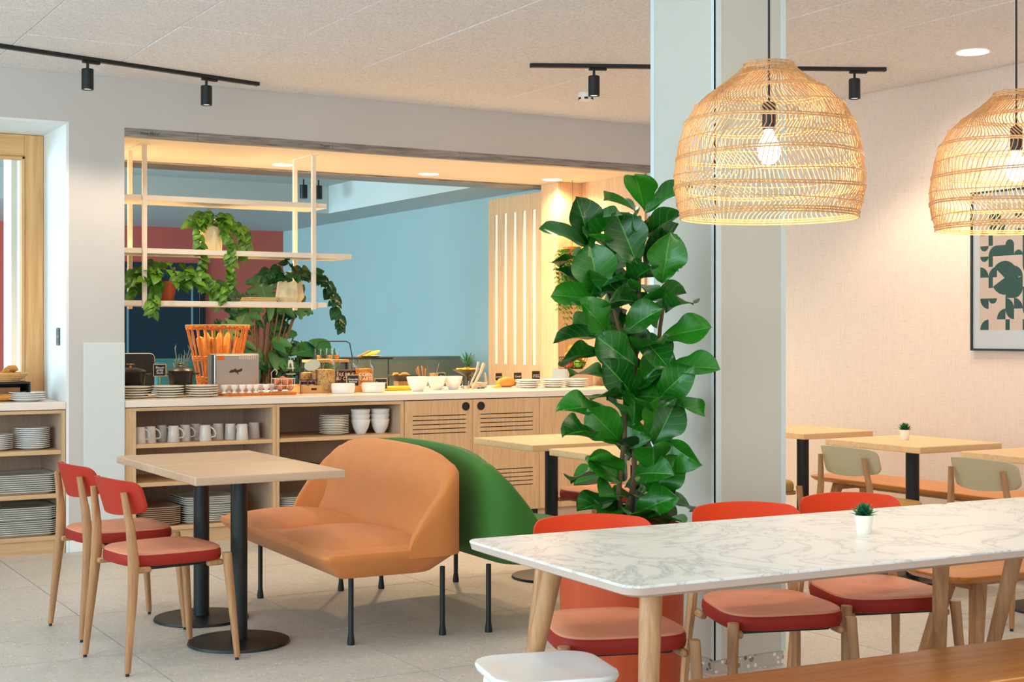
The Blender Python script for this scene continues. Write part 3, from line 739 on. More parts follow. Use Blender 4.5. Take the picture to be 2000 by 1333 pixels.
# ------------------------------------------------------------------ crockery
def plate_mesh(r, mt, h=.018):
    return MB().lathe([(r*.55, 0), (r*.6, .003), (r*.97, h-.005), (r, h-.003), (r*.99, h), (r*.62, .006), (.001, .005)], 28).mesh('plate', mt, 60)
PM = {}
def plate_stack(x, y, z, r, n, step, mt, where, group, h=.018, name='plate', kind='plate', meshf=plate_mesh):
    key = (r, mt.name, h, name)
    if key not in PM: PM[key] = meshf(r, mt, h)
    for i in range(n):
        o = link(name, PM[key], None, (x+random.uniform(-.0015, .0015), y+random.uniform(-.0015, .0015), z+i*step), random.uniform(0, 6))
        k = n-1-i
        tag(o, '%s %s in %s' % (top_nth(k) if k == 0 else top_nth(k)+' from top', kind, where), kind.split()[-1], group)
plate_stack(survey(262, 9.12), 9.12, WT, 0.106, 5, .0155, CER, 'the cream plate stack beside the pier', 'cream plates on the buffet', .015, 'plate', 'cream plate')
plate_stack(survey(327, 9.12), 9.12, WT, 0.106, 5, .0155, CER, 'the cream plate stack below the chalk sign', 'cream plates on the buffet', .015, 'plate', 'cream plate')
plate_stack(survey(394, 9.12), 9.12, WT, 0.106, 5, .0155, CER, 'the cream plate stack beside the steel toaster', 'cream plates on the buffet', .015, 'plate', 'cream plate')
for px, wh in ((1031, 'the white stack left of the steel riser'), (1080, 'the white stack in the middle near the riser'), (1125, 'the white stack nearest the oak side wall')):
    plate_stack(survey(px, 9.3), 9.3, WT, .098, 4, .015, CERW, wh, 'white plates at the end of the buffet', .02, 'plate', 'white plate')
plate_stack(survey(53, 9.05), 9.05, WT, .108, 4, .0125, CERW, 'the white stack on the niche worktop', 'white plates in the niche', .02, 'plate', 'white plate')
plate_stack(survey(63, 9.02), 9.02, .62, .105, 11, .0115, CERW, 'the tall white stack on the niche shelf', 'white plates in the niche', .018, 'plate', 'white plate')
plate_stack(survey(-10, 9.02), 9.02, .62, .105, 8, .0115, CERW, 'the low white stack at the left picture edge', 'white plates in the niche', .018, 'plate', 'white plate')
plate_stack(survey(652, 9.03), 9.03, .637, .102, 11, .0115, CER, 'the cream stack beside the stacked bowls', 'cream plates on the shelf', .018, 'plate', 'cream plate')
def bowl_mesh(r, mt, h=.08):
    return MB().lathe([(r*.45, 0), (r*.5, .004), (r*.8, h*.4), (r*.97, h*.85), (r, h), (r*.965, h), (r*.93, h*.84), (r*.75, h*.4), (.001, .012)], 28).mesh('bowl', mt, 60)
for px, wh in ((704, 'the bowl stack beside the plates'), (742, 'the bowl stack at the right end of the shelf')):
    plate_stack(survey(px, 9.0), 9.0, .637, .067, 3, .034, CERW, wh, 'white bowls on the shelf', .1, 'bowl', 'white bowl', bowl_mesh)
def straight_bowl(r, mt, h):
    return MB().lathe([(r*.86, 0), (r*.92, .004), (r, h*.5), (r, h), (r*.94, h), (r*.93, h*.4), (.001, .01)], 28).mesh('bowl', mt, 60)
for px, r, y, lab in ((670, .083, 9.14, 'low white bowl in front of the wooden crate'), (729, .083, 9.16, 'low white bowl right of the crate')):
    tag(link('serving_bowl', straight_bowl(r, CERW, .068), None, (survey(px, y), y, WT)), lab, 'bowl', 'low white bowls')
for px, y, r, h, lab in ((816, 9.2, .081, .105, 'leftmost big white bowl on the buffet'), (853, 9.34, .07, .098, 'middle big white bowl below the glass vase'), (885, 9.34, .07, .098, 'rightmost big white bowl beside the tongs jar')):
    tag(link('serving_bowl', bowl_mesh(r, CERW, h), None, (survey(px, y), y, WT)), lab, 'bowl', 'big white bowls')
# mugs, upside down in a row
mug0 = thing('mug', 'first grey mug from the left on the mug shelf', 'mug', (0, 0, 0), 0, 'grey mugs on the shelf')
MB().lathe([(.038, 0), (.0395, .004), (.033, .098), (.03, .104), (.001, .104)], 24).obj('body', MUG, mug0, smooth=50)
MB().tube([(.036, 0, .025), (.062, 0, .03), (.066, 0, .05), (.055, 0, .075), (.034, 0, .088)], .005, 8).obj('handle', MUG, mug0, smooth=True)
for i, px in enumerate((273, 293, 316, 339, 361, 382, 401, 426, 450, 473, 496)):
    y = (8.93, 8.96, 9.05, 8.95, 9.0, 9.07, 8.92, 9.02, 8.97, 8.9, 9.0)[i]
    rz = (-.5, -.4, -.6, -.5, -.4, -.3, -.5, 2.4, -.5, 2.0, 2.4)[i]
    if i == 0: mug0.location = (survey(px, y), y, S1); mug0.rotation_euler = (0, 0, rz)
    else: dup(mug0, (survey(px, y), y, S1), rz, '%s grey mug from the left on the mug shelf' % NTH[i])
# trays
def tray_mesh(w, d, mt, h=.02):
    m = MB(); o = lambda k, z: [(x, y, z) for x, y in rrect(w/2-k, d/2-k, .05-.3*k, 5)]
    m.rings([o(.032, 0), o(.026, .003), o(.016, h-.006), o(.001, h-.0045), o(0, h-.001), o(.004, h), o(.03, .006), o(.06, .005)]); return m.mesh('tray', mt, 50)
def trays(x, y, z, w, d, n, step, mt, where, group, gaps=()):
    me = tray_mesh(w, d, mt); zz = z
    for i in range(n):
        o = link('tray', me, None, (x+random.uniform(-.002, .002), y, zz), 0); k = n-1-i
        tag(o, '%s tray in %s' % (top_nth(k) if k == 0 else top_nth(k)+' from top', where), 'tray', group)
        zz += step+(.006 if i in gaps else 0)
trays(2.63, 9.06, S3, .29, .38, 9, .0125, TRAYB, 'the brown stack on the lowest shelf', 'brown trays')
trays(2.965, 9.05, S3, .36, .36, 12, .0125, TRAYW, 'the white stack behind the table posts', 'white trays under the mugs', (3, 7))
trays(3.62, 9.06, .393, .34, .38, 3, .013, TRAYD, 'the dark grey stack right of the divider', 'dark trays')
trays(3.60, 9.05, .112, .34, .36, 10, .0125, TRAYW, 'the white stack beside the orange settee', 'white trays beside the settee')
trays(1.82, 9.05, .357, .37, .36, 9, .0125, TRAYW, 'the white stack on the middle niche shelf', 'white trays in the niche')
trays(1.82, 9.05, .104, .37, .36, 13, .0125, TRAYW, 'the white stack on the lowest niche shelf', 'white trays in the niche', (6,))
# ------------------------------------------------------------------ signs and lettering
def text_obj(s, size, mt, parent, loc, rot, name='lettering', thick=.0006, shear=.15, warp=None):
    cu = bpy.data.curves.new(name, 'FONT'); cu.body = s; cu.size = size; cu.align_x = 'CENTER'; cu.align_y = 'CENTER'; cu.extrude = thick; cu.shear = shear; cu.resolution_u = 2; cu.space_line = .8
    tmp = bpy.data.objects.new(name, cu); COL.objects.link(tmp)
    dg = bpy.context.evaluated_depsgraph_get(); me = bpy.data.meshes.new_from_object(tmp.evaluated_get(dg))
    bpy.data.objects.remove(tmp); me.materials.clear(); me.materials.append(mt)
    if warp:
        for v in me.vertices:
            a = v.co.x/warp; r = warp+v.co.z; v.co = Vector((r*math.sin(a), v.co.y, r*math.cos(a)-warp))
    return link(name, me, parent, loc, rot=rot)
def sign(px, y, zc, w, h, txt, label, stand=None, size=.024, tilt=0, rz=None):
    x = survey(px, y); z0 = WT if stand is None else stand
    t = thing('chalk_sign', label, 'sign', (x, y, z0), (-.25 if rz is None else rz))
    zc -= z0
    MB().box(-w/2, w/2, -.004, .004, zc-h/2, zc+h/2, .001).obj('frame', GOLDP, t)
    MB().box(-w/2+.005, w/2-.005, -.0055, -.003, zc-h/2+.005, zc+h/2-.005).obj('board', CHALK, t)
    text_obj(txt, size, INK, t, (0, -.006, zc), (PI/2, 0, 0))
    if zc-h/2 > .02:
        MB().tube([(0, 0, .002), (0, 0, zc-h/2)], .002, 6).obj('stem', BRASS, t)
        MB().lathe([(.025, 0), (.025, .003), (.003, .005)], 16).obj('foot', BRASS, t)
    else: MB().box(-.012, .012, -.006, .02, 0, .012, .001).obj('foot', BRASS, t)
sign(312, 9.3, 1.083, .084, .082, 'Bacon\ngrillé\nœufs', 'small gilt chalk sign between the two black casseroles', None, .022)
sign(689, 9.2, .995, .09, .08, 'Granola\nmaison', 'chalk sign reading Granola maison before the cereal jars', None, .021)
sign(744, 9.28, .965, .092, .078, 'Fromage\nBlanc', 'chalk sign reading Fromage Blanc right of the jars', None, .021)
sign(862, 9.52, 1.005, .06, .05, 'Miel', 'tiny chalk sign behind the big white bowls', None, .018)
sign(973.5, 9.52, .992, .066, .064, 'Jambon', 'chalk sign reading Jambon beside the tongs jar', None, .017, 0, .05)
sign(1010.5, 9.52, .992, .078, .066, 'Cantal', 'chalk sign reading Cantal behind the bread', None, .021, 0, .05)
sign(1046, 9.5, .995, .08, .082, 'Jambon\nde dinde', 'chalk sign with two lines behind the white plates', None, .017, 0, .05)
# marker scribbles on the steel track
text_obj('Vitre Mural', .026, INKB, tr, (2.55, WY-.0068, SZ+.024), (PI/2, 0, 0), thick=.0003, shear=.3)
text_obj('Toupie', .024, INKB, tr, (3.72, WY-.0068, SZ+.025), (PI/2, 0, 0), thick=.0003, shear=.3)
# ------------------------------------------------------------------ hot dishes
def casserole(px, y, r, label):
    hp_ = thing('hot_plate', 'dark hot plate under the '+label, 'hot plate', (survey(px, y), y, WT)); MB().box(-r-.01, r+.01, -r-.01, r+.01, .012, .06, .004).obj('body', BLKM, hp_); MB().lathe([(r*.9, .06), (r*.9, .064)], 24).obj('heating_plate', CAST, hp_)
    for sx_ in (-1, 1):
        for sy_ in (-1, 1): MB().lathe([(.01, 0), (.01, .013)], 8, (sx_*r*.85, sy_*r*.85, 0)).obj('foot', BLKM, hp_)
    t = thing('casserole', label, 'casserole', (survey(px, y), y, WT+.064))
    MB().lathe([(r*.86, 0), (r*.9, .006), (r, .09), (r*1.03, .094), (r*.95, .094), (r*.9, .02), (.001, .015)], 32).obj('pot', CAST, t, smooth=40)
    ld = MB().lathe([(r*1.03, .095), (r*1.04, .1), (r*.9, .112), (r*.4, .124), (.001, .126)], 32).obj('lid', CAST, t, smooth=40)
    MB().lathe([(.008, .122), (.006, .138), (.026, .146), (.026, .15), (.001, .152)], 18).obj('knob', BRASS, ld, smooth=50)
    for s in (-1, 1): MB().tube([(s*r*.98, -.035, .075), (s*(r+.035), -.025, .08), (s*(r+.035), .025, .08), (s*r*.98, .035, .075)], .006, 8).obj('handle', CAST, t, smooth=True)
casserole(255, 9.42, .098, 'black cast iron casserole beside the pier')
casserole(353, 9.45, .083, 'black cast iron casserole before the silvery plant')
t = thing('standing_tray', 'dark grey tray with pale rim propped upright behind the casserole', 'tray', (survey(263, 9.66), 9.66, WT), -.12)
o = [(x, z) for x, z in rrect(.13, .13, .03, 5)]
MB().rings([[(x, 0, z+.145) for x, z in o], [(x, .012, z+.145) for x, z in o]]).obj('panel', mat('charcoal_panel', lin(40, 44, 46), .55), t)
MB().tube([(x*1.0, .006, z+.145) for x, z in o]+[(o[0][0], .006, o[0][1]+.145)], .006, 6).obj('rim', mat('pale_rim', lin(150, 160, 160), .4), t, smooth=True)
MB().box(-.08, .08, -.03, .08, 0, .016, .003).obj('foot', BLKM, t)
# tall baguette basket
bk = thing('bread_basket', 'tall flared wicker basket holding baguettes', 'basket', (survey(425, 9.75), 9.75, WT))
Hh = .462
def br(z): return .125+(.215-.125)*(z/Hh)**1.15
for i in range(22):
    a = 2*PI*i/22
    MB().tube([(br(z)*math.cos(a), br(z)*math.sin(a), z) for z in [Hh*k/6 for k in range(7)]], .0055, 6).obj('stake', WICK, bk, smooth=True)
def woven(z0, z1, n):
    m = MB()
    for q in range(n):
        zz = z0+(z1-z0)*q/max(1, n-1); ph = q % 2
        m.tube([((br(zz)+.005*(1 if (i+ph) % 2 else -1))*math.cos(2*PI*i/44), (br(zz)+.005*(1 if (i+ph) % 2 else -1))*math.sin(2*PI*i/44), zz) for i in range(45)], .0065, 5, False)
    return m
woven(.445, .468, 3).obj('rim', WICK, bk, smooth=True); woven(.225, .25, 3).obj('waist_band', WICK, bk, smooth=True)
woven(.01, .105, 9).obj('base_weave', WICK, bk, smooth=True)
MB().lathe([(.12, .002), (.12, .012)], 24).obj('floor_disc', WICK, bk)
bag = [(-.11, -.05, .04, -.5), (-.075, -.02, .02, -.2), (-.035, -.055, -.01, .5), (.0, .03, .03, .1), (-.06, .06, -.05, 0), (.09, -.03, .06, .4), (.05, .07, .05, .3)]
for i, (bx, by, lean, q) in enumerate(bag):
    x0, y0 = bk.location.x, bk.location.y
    me = MB().tube([(bx*.55, by*.55, .018), (bx*.7+lean*.1, by*.7, .12), (bx+lean*.5, by, .26), (bx*1.15+lean*.8, by*1.1, .38), (bx*1.2+lean*.85, by*1.1, .42-.03*(i % 3))], [.012, .026, .029, .026, .01], 10)
    tag(me.obj('baguette', BREAD, None, (x0, y0, WT), smooth=True), '%s baguette from the left in the wicker basket' % NTH[[0, 1, 3, 4, 2, 6, 5][i]], 'baguette', 'baguettes in the basket')
# steel conveyor toaster with logo
t = thing('steel_toaster', 'stainless steel box machine with dark brown hare logo', 'toaster', (survey(418, 9.42), 9.42, WT), -.06)
MB().box(0, .315, 0, .13, .012, .275, .006, 2).obj('housing', STEEL2, t)
MB().box(.012, .308, -.006, .001, .02, .268, .003).obj('front_plate', STEEL2, t)
MB().box(-.012, 0, .01, .12, .015, .27, .003).obj('side_panel', mat('teal_grey_plastic', lin(62, 92, 96), .4), t)
MB().box(.02, .07, -.0085, -.006, .232, .262).obj('orange_label', mat('orange_label', lin(236, 110, 26), .5), t)
m = MB()
for k in range(9): m.box(.175+k*.0135, .181+k*.0135, -.0075, -.006, .238, .266)
tag(m.obj('vent_fins', mat('pale_fin', lin(224, 216, 208), .4), t), None, None, None, 'stuff')
hare = [(0, .012), (.012, .022), (.03, .024), (.045, .034), (.052, .032), (.05, .026), (.06, .022), (.078, .024), (.092, .034), (.1, .03), (.098, .016), (.086, .008), (.07, .004), (.066, -.004), (.076, -.012), (.066, -.012), (.056, 0), (.038, .006), (.022, .002), (.006, .0), (-.002, .004)]
MB().rings([[(x*.9+.105, -.0072, z*.9+.145) for x, z in hare], [(x*.9+.105, -.006, z*.9+.145) for x, z in hare]]).obj('hare_logo', INKR, t)
for sx in (.03, .285):
    for sy in (.03, .1): MB().lathe([(.012, 0), (.012, .013)], 10, (sx, sy, 0)).obj('foot', BLKM, t)
# wooden tray, egg cups, wire hen with eggs
ty = 9.16; tx0, tx1 = survey(429, ty), survey(574, ty)
tag(MB().rings([[(x, y, WT) for x, y in rrect((tx1-tx0)/2, .085, .05, 5, (tx0+tx1)/2, ty)], [(x, y, WT+.016) for x, y in rrect((tx1-tx0)/2+.004, .09, .055, 5, (tx0+tx1)/2, ty)], [(x, y, WT+.018) for x, y in rrect((tx1-tx0)/2, .086, .052, 5, (tx0+tx1)/2, ty)]]).obj('wooden_tray', WICK, None, smooth=30), 'thin wooden tray under the row of egg cups', 'tray')
ec = MB().lathe([(.018, 0), (.019, .003), (.008, .014), (.009, .018), (.024, .034), (.026, .056), (.024, .056), (.02, .034), (.001, .028)], 18).mesh('egg_cup', CERW, 50)
for i, px in enumerate((438, 447, 458, 473, 487, 500, 510, 520, 530)):
    y = ty-.035+(.05 if i in (1, 6, 8) else 0)
    tag(link('egg_cup', ec, None, (survey(px, y), y, WT+.018)), '%s white egg cup from the left on the wooden tray' % NTH[i], 'egg cup', 'egg cups')
hx = survey(553, 9.17)
hn = thing('wire_hen_basket', 'white wire hen shaped basket of brown eggs', 'basket', (hx, 9.17, WT+.018))
WIRE = mat('white_wire', lin(226, 222, 216), .4)
m = MB()
for i in range(12):
    a = 2*PI*i/12; m.tube([(.05*math.cos(a), .05*math.sin(a), .002), (.078*math.cos(a), .078*math.sin(a), .04), (.08*math.cos(a), .08*math.sin(a), .09)], .0016, 5)
for z, r in ((.002, .05), (.045, .079), (.09, .08)): m.tube([(r*math.cos(2*PI*i/28), r*math.sin(2*PI*i/28), z) for i in range(29)], .002, 5, False)
tag(m.obj('wire_bowl', WIRE, hn, smooth=True), None, None, None, 'stuff')
m = MB()
for i in range(7):
    a = (i-3)*.22; m.tube([(.055+.02*math.cos(q)*.8, .04*math.sin(a)*math.sin(q), .15+.065*math.sin(q-.2)) for q in [k*PI/6 for k in range(7)]], .0014, 4)
m.tube([(-.08, 0, .09), (-.085, 0, .13), (-.06, 0, .155), (-.04, 0, .14), (-.05, 0, .115)], .002, 5)
m.tube([(.05, 0, .2), (.06, .01, .235), (.075, -.01, .23), (.085, .01, .215)], .002, 5)
for z, r in ((.12, .055), (.16, .045), (.195, .025)): m.tube([(.055+r*.6*math.cos(2*PI*i/16), r*.6*math.sin(2*PI*i/16), z) for i in range(17)], .0014, 4, False)
tag(m.obj('wire_head', WIRE, hn, smooth=True), None, None, None, 'stuff')
egg = MB().sphere((0, 0, 0), .023, 14, 10, (1, 1, 1.25)).mesh('egg', varied('brown_egg_shell', lin(206, 130, 84), .5, .08, 5), True)
for i, (ex, ey, ez) in enumerate([(-.03, -.03, .033), (.03, -.035, .033), (.0, .03, .033), (-.045, .0, .07), (.0, -.045, .075), (.045, -.005, .072), (.0, .01, .085)]):
    e = link('egg', egg, None, (hx+ex, 9.17+ey, WT+.018+ez), rot=(random.uniform(0, 2), random.uniform(0, 2), i))
    tag(e, ['brown egg low left in the wire hen', 'brown egg low right in the wire hen', 'brown egg low at the back of the wire hen', 'brown egg leftmost on top in the wire hen', 'brown egg front middle on top in the wire hen', 'brown egg rightmost on top in the wire hen', 'brown egg in the very centre on top of the wire hen'][i], 'egg', 'eggs in the wire hen')
# jam jars on a small wire rack
rk = thing('jam_rack', 'black wire rack of small jam jars left of the cereal jars', 'rack', (survey(600, 9.32), 9.32, WT), -.2)
m = MB()
for z in (.03, .09, .17):
    m.tube([(-.055, -.05, z), (.055, -.05, z), (.055, .05, z), (-.055, .05, z), (-.055, -.05, z)], .0025, 5, False)
for sx in (-.055, .055):
    for sy in (-.05, .05): m.tube([(sx, sy, 0), (sx, sy, .26)], .0025, 5)
tag(m.obj('wire_frame', BLKM, rk), None, None, None, 'stuff')
MB().box(-.055, .055, -.05, .05, .0, .022, .002).obj('wood_base', LEGW, rk)
JAM = mat('purple_jam', lin(70, 22, 40), .15)
jl = mat('cream_jar_label', lin(226, 214, 200), .6)
for i, (jx, jy, l) in enumerate(((-.027, -.02, 'small dark jam jar at the left of the wire rack'), (.028, -.02, 'small dark jam jar at the right of the wire rack'))):
    j = thing('jam_jar', l, 'jar', (0, 0, 0)); j.location = rk.matrix_basis @ Vector((jx, jy, .024))
    MB().lathe([(.02, 0), (.022, .004), (.022, .05), (.019, .056)], 18).obj('jar_body', JAM, j, smooth=50)
    MB().lathe([(.021, .056), (.021, .068), (.001, .07)], 18).obj('lid', mat('lilac_lid', lin(176, 140, 160), .4), j, smooth=40)
    MB().lathe([(.0224, .014), (.0224, .036)], 18, cap0=False, cap1=False).obj('jar_label', jl, j, smooth=True)
o = tag(MB().lathe([(.001, 0), (.045, .004), (.05, .012), (.046, .016), (.001, .01)], 22).obj('oval_lid', mat('pale_green_enamel', lin(196, 204, 186), .4), None, (survey(605, 9.3), 9.26, 1.1), smooth=True), 'pale oval dish tilted against the cereal jar', 'dish')
o.rotation_euler = (1.15, -.3, 0); o.scale = (1.2, .8, 1)
# crate with jars
cr = thing('wooden_crate', 'low wooden crate with a hand hole under the cereal jars', 'crate', (survey(592, 9.24), 9.24, WT), 0)
CWD = mat('x', (1, 1, 1, 1)); CWD = wood('crate_beech', lin(214, 156, 84), lin(236, 186, 116), 'x', 1, .5)
cl = survey(752, 9.24)-survey(592, 9.24)-.0; cl = .50
for (a, c, e, f) in ((0, cl, .27, .28), (0, .01, .01, .27), (cl-.01, cl, .01, .27)): MB().box(a, c, e, f, 0, .055, .001).obj('board', CWD, cr)
MB().box(0, cl, 0, .01, 0, .055, .001).obj('board', CWD, cr)
MB().box(.06, .1, -.001, .002, .022, .036, .0005).obj('hand_hole', BLKM, cr)
MB().box(.01, cl-.01, .01, .27, .0, .01).obj('crate_floor', CWD, cr)
def jar(px, y, z, r, h, fill, fh, label, txt=None):
    t = thing('cereal_jar', label, 'jar', (survey(px, y), y, z), -.25)
    MB().lathe([(r*.92, 0), (r, .008), (r, h*.7), (r*.93, h*.8), (r*.72, h*.88), (r*.72, h*.97), (r*.76, h), (r*.72, h), (r*.68, h*.97), (r*.68, h*.87), (r*.9, h*.78), (r*.965, h*.7), (r*.965, .012), (r*.85, .006), (.001, .006)], 28).obj('glass_body', GLASS, t, smooth=50)
    MB().lathe([(r*.85, .008), (r*.95, .014), (r*.95, fh*.96), (r*.6, fh), (.001, fh*.99)], 24).obj('contents', fill, t, smooth=50)
    if txt: text_obj(txt, .036, INK, t, (0, -r-.001, h*.45), (PI/2, 0, 0), thick=.0004, shear=.1, warp=r)
    return t
def granular(name, cols, scale, rough=.7):
    m = mat(name, cols[0], rough); nt, N, L, b = nodes(m); v = coords(nt)
    vo = N.new('ShaderNodeTexVoronoi'); vo.inputs['Scale'].default_value = scale; L.new(v, vo.inputs['Vector'])
    sp = N.new('ShaderNodeSeparateColor'); L.new(vo.outputs['Color'], sp.inputs[0])
    L.new(ramp(nt, sp.outputs[0], [(i/(len(cols)-1), c) for i, c in enumerate(cols)]), b.inputs['Base Color'])
    bump(nt, b, vo.outputs['Distance'], .8, .006); return m
OATS = granular('oat_muesli', [lin(214, 166, 96), lin(236, 200, 130), lin(180, 116, 60)], 120)
CHOC = granular('chocolate_muesli', [lin(74, 40, 24), lin(110, 64, 38), lin(52, 28, 18)], 110)
CORN = granular('corn_flakes', [lin(226, 130, 20), lin(242, 168, 40), lin(196, 92, 14)], 70)
jar(632, 9.31, WT+.011, .082, .25, OATS, .155, 'glass jar of oat muesli at the left of the crate')
jar(599, 9.43, WT+.011, .05, .2, OATS, .13, 'narrow glass jar of oats behind the muesli jar')
jar(676, 9.42, WT+.011, .078, .215, CHOC, .145, 'glass jar of chocolate muesli with white lettering', 'TAS MUESLI\nAU CHOCO')
jar(711, 9.33, WT+.011, .066, .215, CORN, .155, 'glass jar of orange corn flakes at the right of the crate', 'CORN\nFLAKES')
# wooden riser with tumblers
rs = thing('wooden_riser', 'small raised wooden shelf carrying tumblers behind the jars', 'riser', (survey(606, 9.53), 9.53, WT))
MB().box(0, .30, 0, .16, .205, .225, .002).obj('board', CWD, rs)
for x in (.01, .275): MB().box(x, x+.015, .01, .15, 0, .205, .001).obj('upright', BLKM, rs)
for i, px in enumerate((621, 633, 645, 657)):
    t = thing('tumbler', '%s glass tumbler from the left on the wooden riser' % NTH[i], 'tumbler', (survey(px, 9.61), 9.61, WT+.226), 0, 'tumblers on the riser')
    MB().lathe([(.02, 0), (.024, .08), (.022, .08), (.018, .006), (.001, .005)], 18).obj('glass_body', GLASS, t, smooth=50)
    MB().lathe([(.0175, .006), (.0185, .03), (.001, .032)], 16).obj('contents', (OATS, CHOC, OATS, BREAD)[i], t, smooth=40)
# black wire cake stand with tray and lemon slices
ws = thing('wire_stand', 'black wire stand with a tall loop handle and flat dark tray', 'stand', (survey(695, 9.83), 9.83, WT), 0)
MB().tube([(-.33, 0, .0), (-.33, 0, .27), (-.30, 0, .345), (-.27, 0, .355), (-.08, 0, .355), (-.05, 0, .34), (-.03, 0, .24), (-.03, 0, 0)], .0045, 8).obj('loop_handle', BLK, ws, smooth=True)
MB().rings([[(x, y, .222) for x, y in rrect(.2, .11, .03, 4, .07, 0)], [(x, y, .234) for x, y in rrect(.205, .115, .03, 4, .07, 0)]]).obj('flat_tray', BLK, ws)
for x in (-.1, .23): MB().tube([(x, -.08, 0), (x, -.08, .224)], .005, 6).obj('upright', BLK, ws)
o = thing('lemon_plate', 'white plate of yellow cheese slices on the dark wire stand', 'plate', (survey(722, 9.82), 9.82, WT+.235))
MB().lathe([(.05, 0), (.09, .012), (.092, .013), (.05, .004), (.001, .004)], 22).obj('plate', CERW, o, smooth=50)
CHEE = varied('yellow_cheese', lin(240, 190, 60), .5, .08, 20)
m = 0
for k in range(7):
    q = MB().lathe([(.036, 0), (.036, .006)], 14).obj('slice', CHEE, o, (-.05+k*.017, random.uniform(-.01, .01), .014+.003*k)); q.rotation_euler = (0, -.5, 0)
tag(MB().tube([(0, 0, 0), (.1, -.02, .045)], [.005, .009], 8).obj('wooden_tongs', LEGW, None, (survey(697, 9.73), 9.73, WT+.238), smooth=True), 'wooden serving tongs resting by the cheese slices', 'tongs')
# dark slate tray with pastries, yellow board
sl = thing('slate_tray', 'dark raised slate tray with knobbed handle behind the Fromage sign', 'tray', (survey(785, 9.6), 9.6, WT), 0)
MB().rings([[(x, y, .06) for x, y in rrect(.06, .05, .02, 4)], [(x, y, .10) for x, y in rrect(.105, .08, .03, 4)], [(x, y, .106) for x, y in rrect(.106, .081, .03, 4)], [(x, y, .085) for x, y in rrect(.085, .06, .03, 4)]]).obj('dish', mat('dark_slate', lin(52, 50, 46), .6), sl)
MB().box(-.05, .05, -.04, .04, 0, .062, .003).obj('wood_block', LEGW, sl)
for k in range(3):
    o = MB().tube([(-.04, 0, 0), (-.015, .008, .01), (.015, .008, .01), (.04, 0, 0)], [.006, .016, .016, .006], 10)
    tag(o.obj('pastry', BREAD, None, (survey(785, 9.58)+(-.035, .02, .045)[k], (9.6, 9.575, 9.62)[k], WT+.098), (.3, -.4, .8)[k], smooth=True), ('pale pastry at the left of the slate tray', 'pastry in the middle of the slate tray', 'pastry at the right of the slate tray')[k], 'pastry', 'pastries')
tag(MB().box(-.11, .11, -.08, .08, 0, .03, .006).obj('yellow_block', varied('butter_yellow', lin(226, 180, 30), .5, .05, 9), None, (survey(775, 9.42), 9.42, WT)), 'flat yellow slab behind the big white bowl', 'slab')
# glass vase with granola and cutlery basket, both on the back half
t = thing('glass_vase', 'flared ribbed glass of granola behind the big bowls', 'glass', (survey(845, 9.55), 9.55, WT))
MB().lathe([(.03, 0), (.035, .1), (.033, .12), (.05, .19), (.047, .19), (.03, .12), (.031, .1), (.026, .006), (.001, .005)], 22).obj('glass_body', GLASS, t, smooth=50)
MB().lathe([(.026, .008), (.03, .1), (.028, .115), (.001, .118)], 18).obj('contents', OATS, t, smooth=50)
t = thing('cutlery_pot', 'clear pot of wooden spoons behind the big bowls', 'pot', (survey(827, 9.58), 9.58, WT))
MB().lathe([(.035, 0), (.042, .11), (.04, .11), (.033, .005), (.001, .004)], 20).obj('pot', GLASS, t, smooth=50)
for k in range(7):
    a = k*.9; MB().tube([(.01*math.cos(a), .01*math.sin(a), .008), (-.02+.04*math.cos(a), .03*math.sin(a), .15+.01*(k % 3))], [.003, .006], 6).obj('spoon', LEGW, t, smooth=True)
# pineapple in a footed bowl
pa = thing('footed_bowl', 'dark footed bowl under the pineapple', 'bowl', (survey(913, 9.6), 9.6, WT))
DB = mat('dark_walnut', lin(74, 60, 48), .5)
MB().lathe([(.05, 0), (.05, .008), (.016, .02), (.014, .085), (.05, .105), (.112, .135), (.115, .14), (.1, .136), (.04, .112), (.001, .11)], 28).obj('bowl', DB, pa, smooth=50)
pn2 = thing('pineapple', 'green crowned pineapple piece in the dark footed bowl', 'pineapple', (survey(913, 9.6), 9.6, WT+.112))
PINA = granular('pineapple_skin', [lin(206, 150, 30), lin(170, 120, 30), lin(226, 186, 60)], 60)
MB().sphere((0, 0, .02), .04, 14, 10, (1, 1, .75)).obj('fruit', PINA, pn2, smooth=True)
lf = MB()
lf.grid(lambda u, v: ((v-.5)*.018*(1-u)**.6, .02*u*u+.004*math.cos((v-.5)*3), u*.13), 6, 2, True)
lfm = lf.mesh('crown_leaf', SUCC, True, False)
for k in range(22):
    a = k*2.4; tl = .1+.55*(k/22); s = 1.0-.35*k/22
    o = link('crown_leaf', lfm, pn2, (0, 0, .04), rot=Euler((-tl, 0, a), 'XYZ')); o.scale = (1.3, 1, s)
for k in range(8):
    a = k*.785; o = MB().box(-.02, .02, -.012, .012, 0, .012, .003).obj('fruit_piece', varied('pineapple_flesh', lin(244, 206, 60), .5, .05, 20) if k == 0 else bpy.data.materials['pineapple_flesh'], None, (pa.location.x+.068*math.cos(a), 9.6+.068*math.sin(a), WT+.136), a)
    tag(o, '%s yellow pineapple chunk counted from the right around the footed bowl' % NTH[k], 'fruit', 'pineapple chunks')
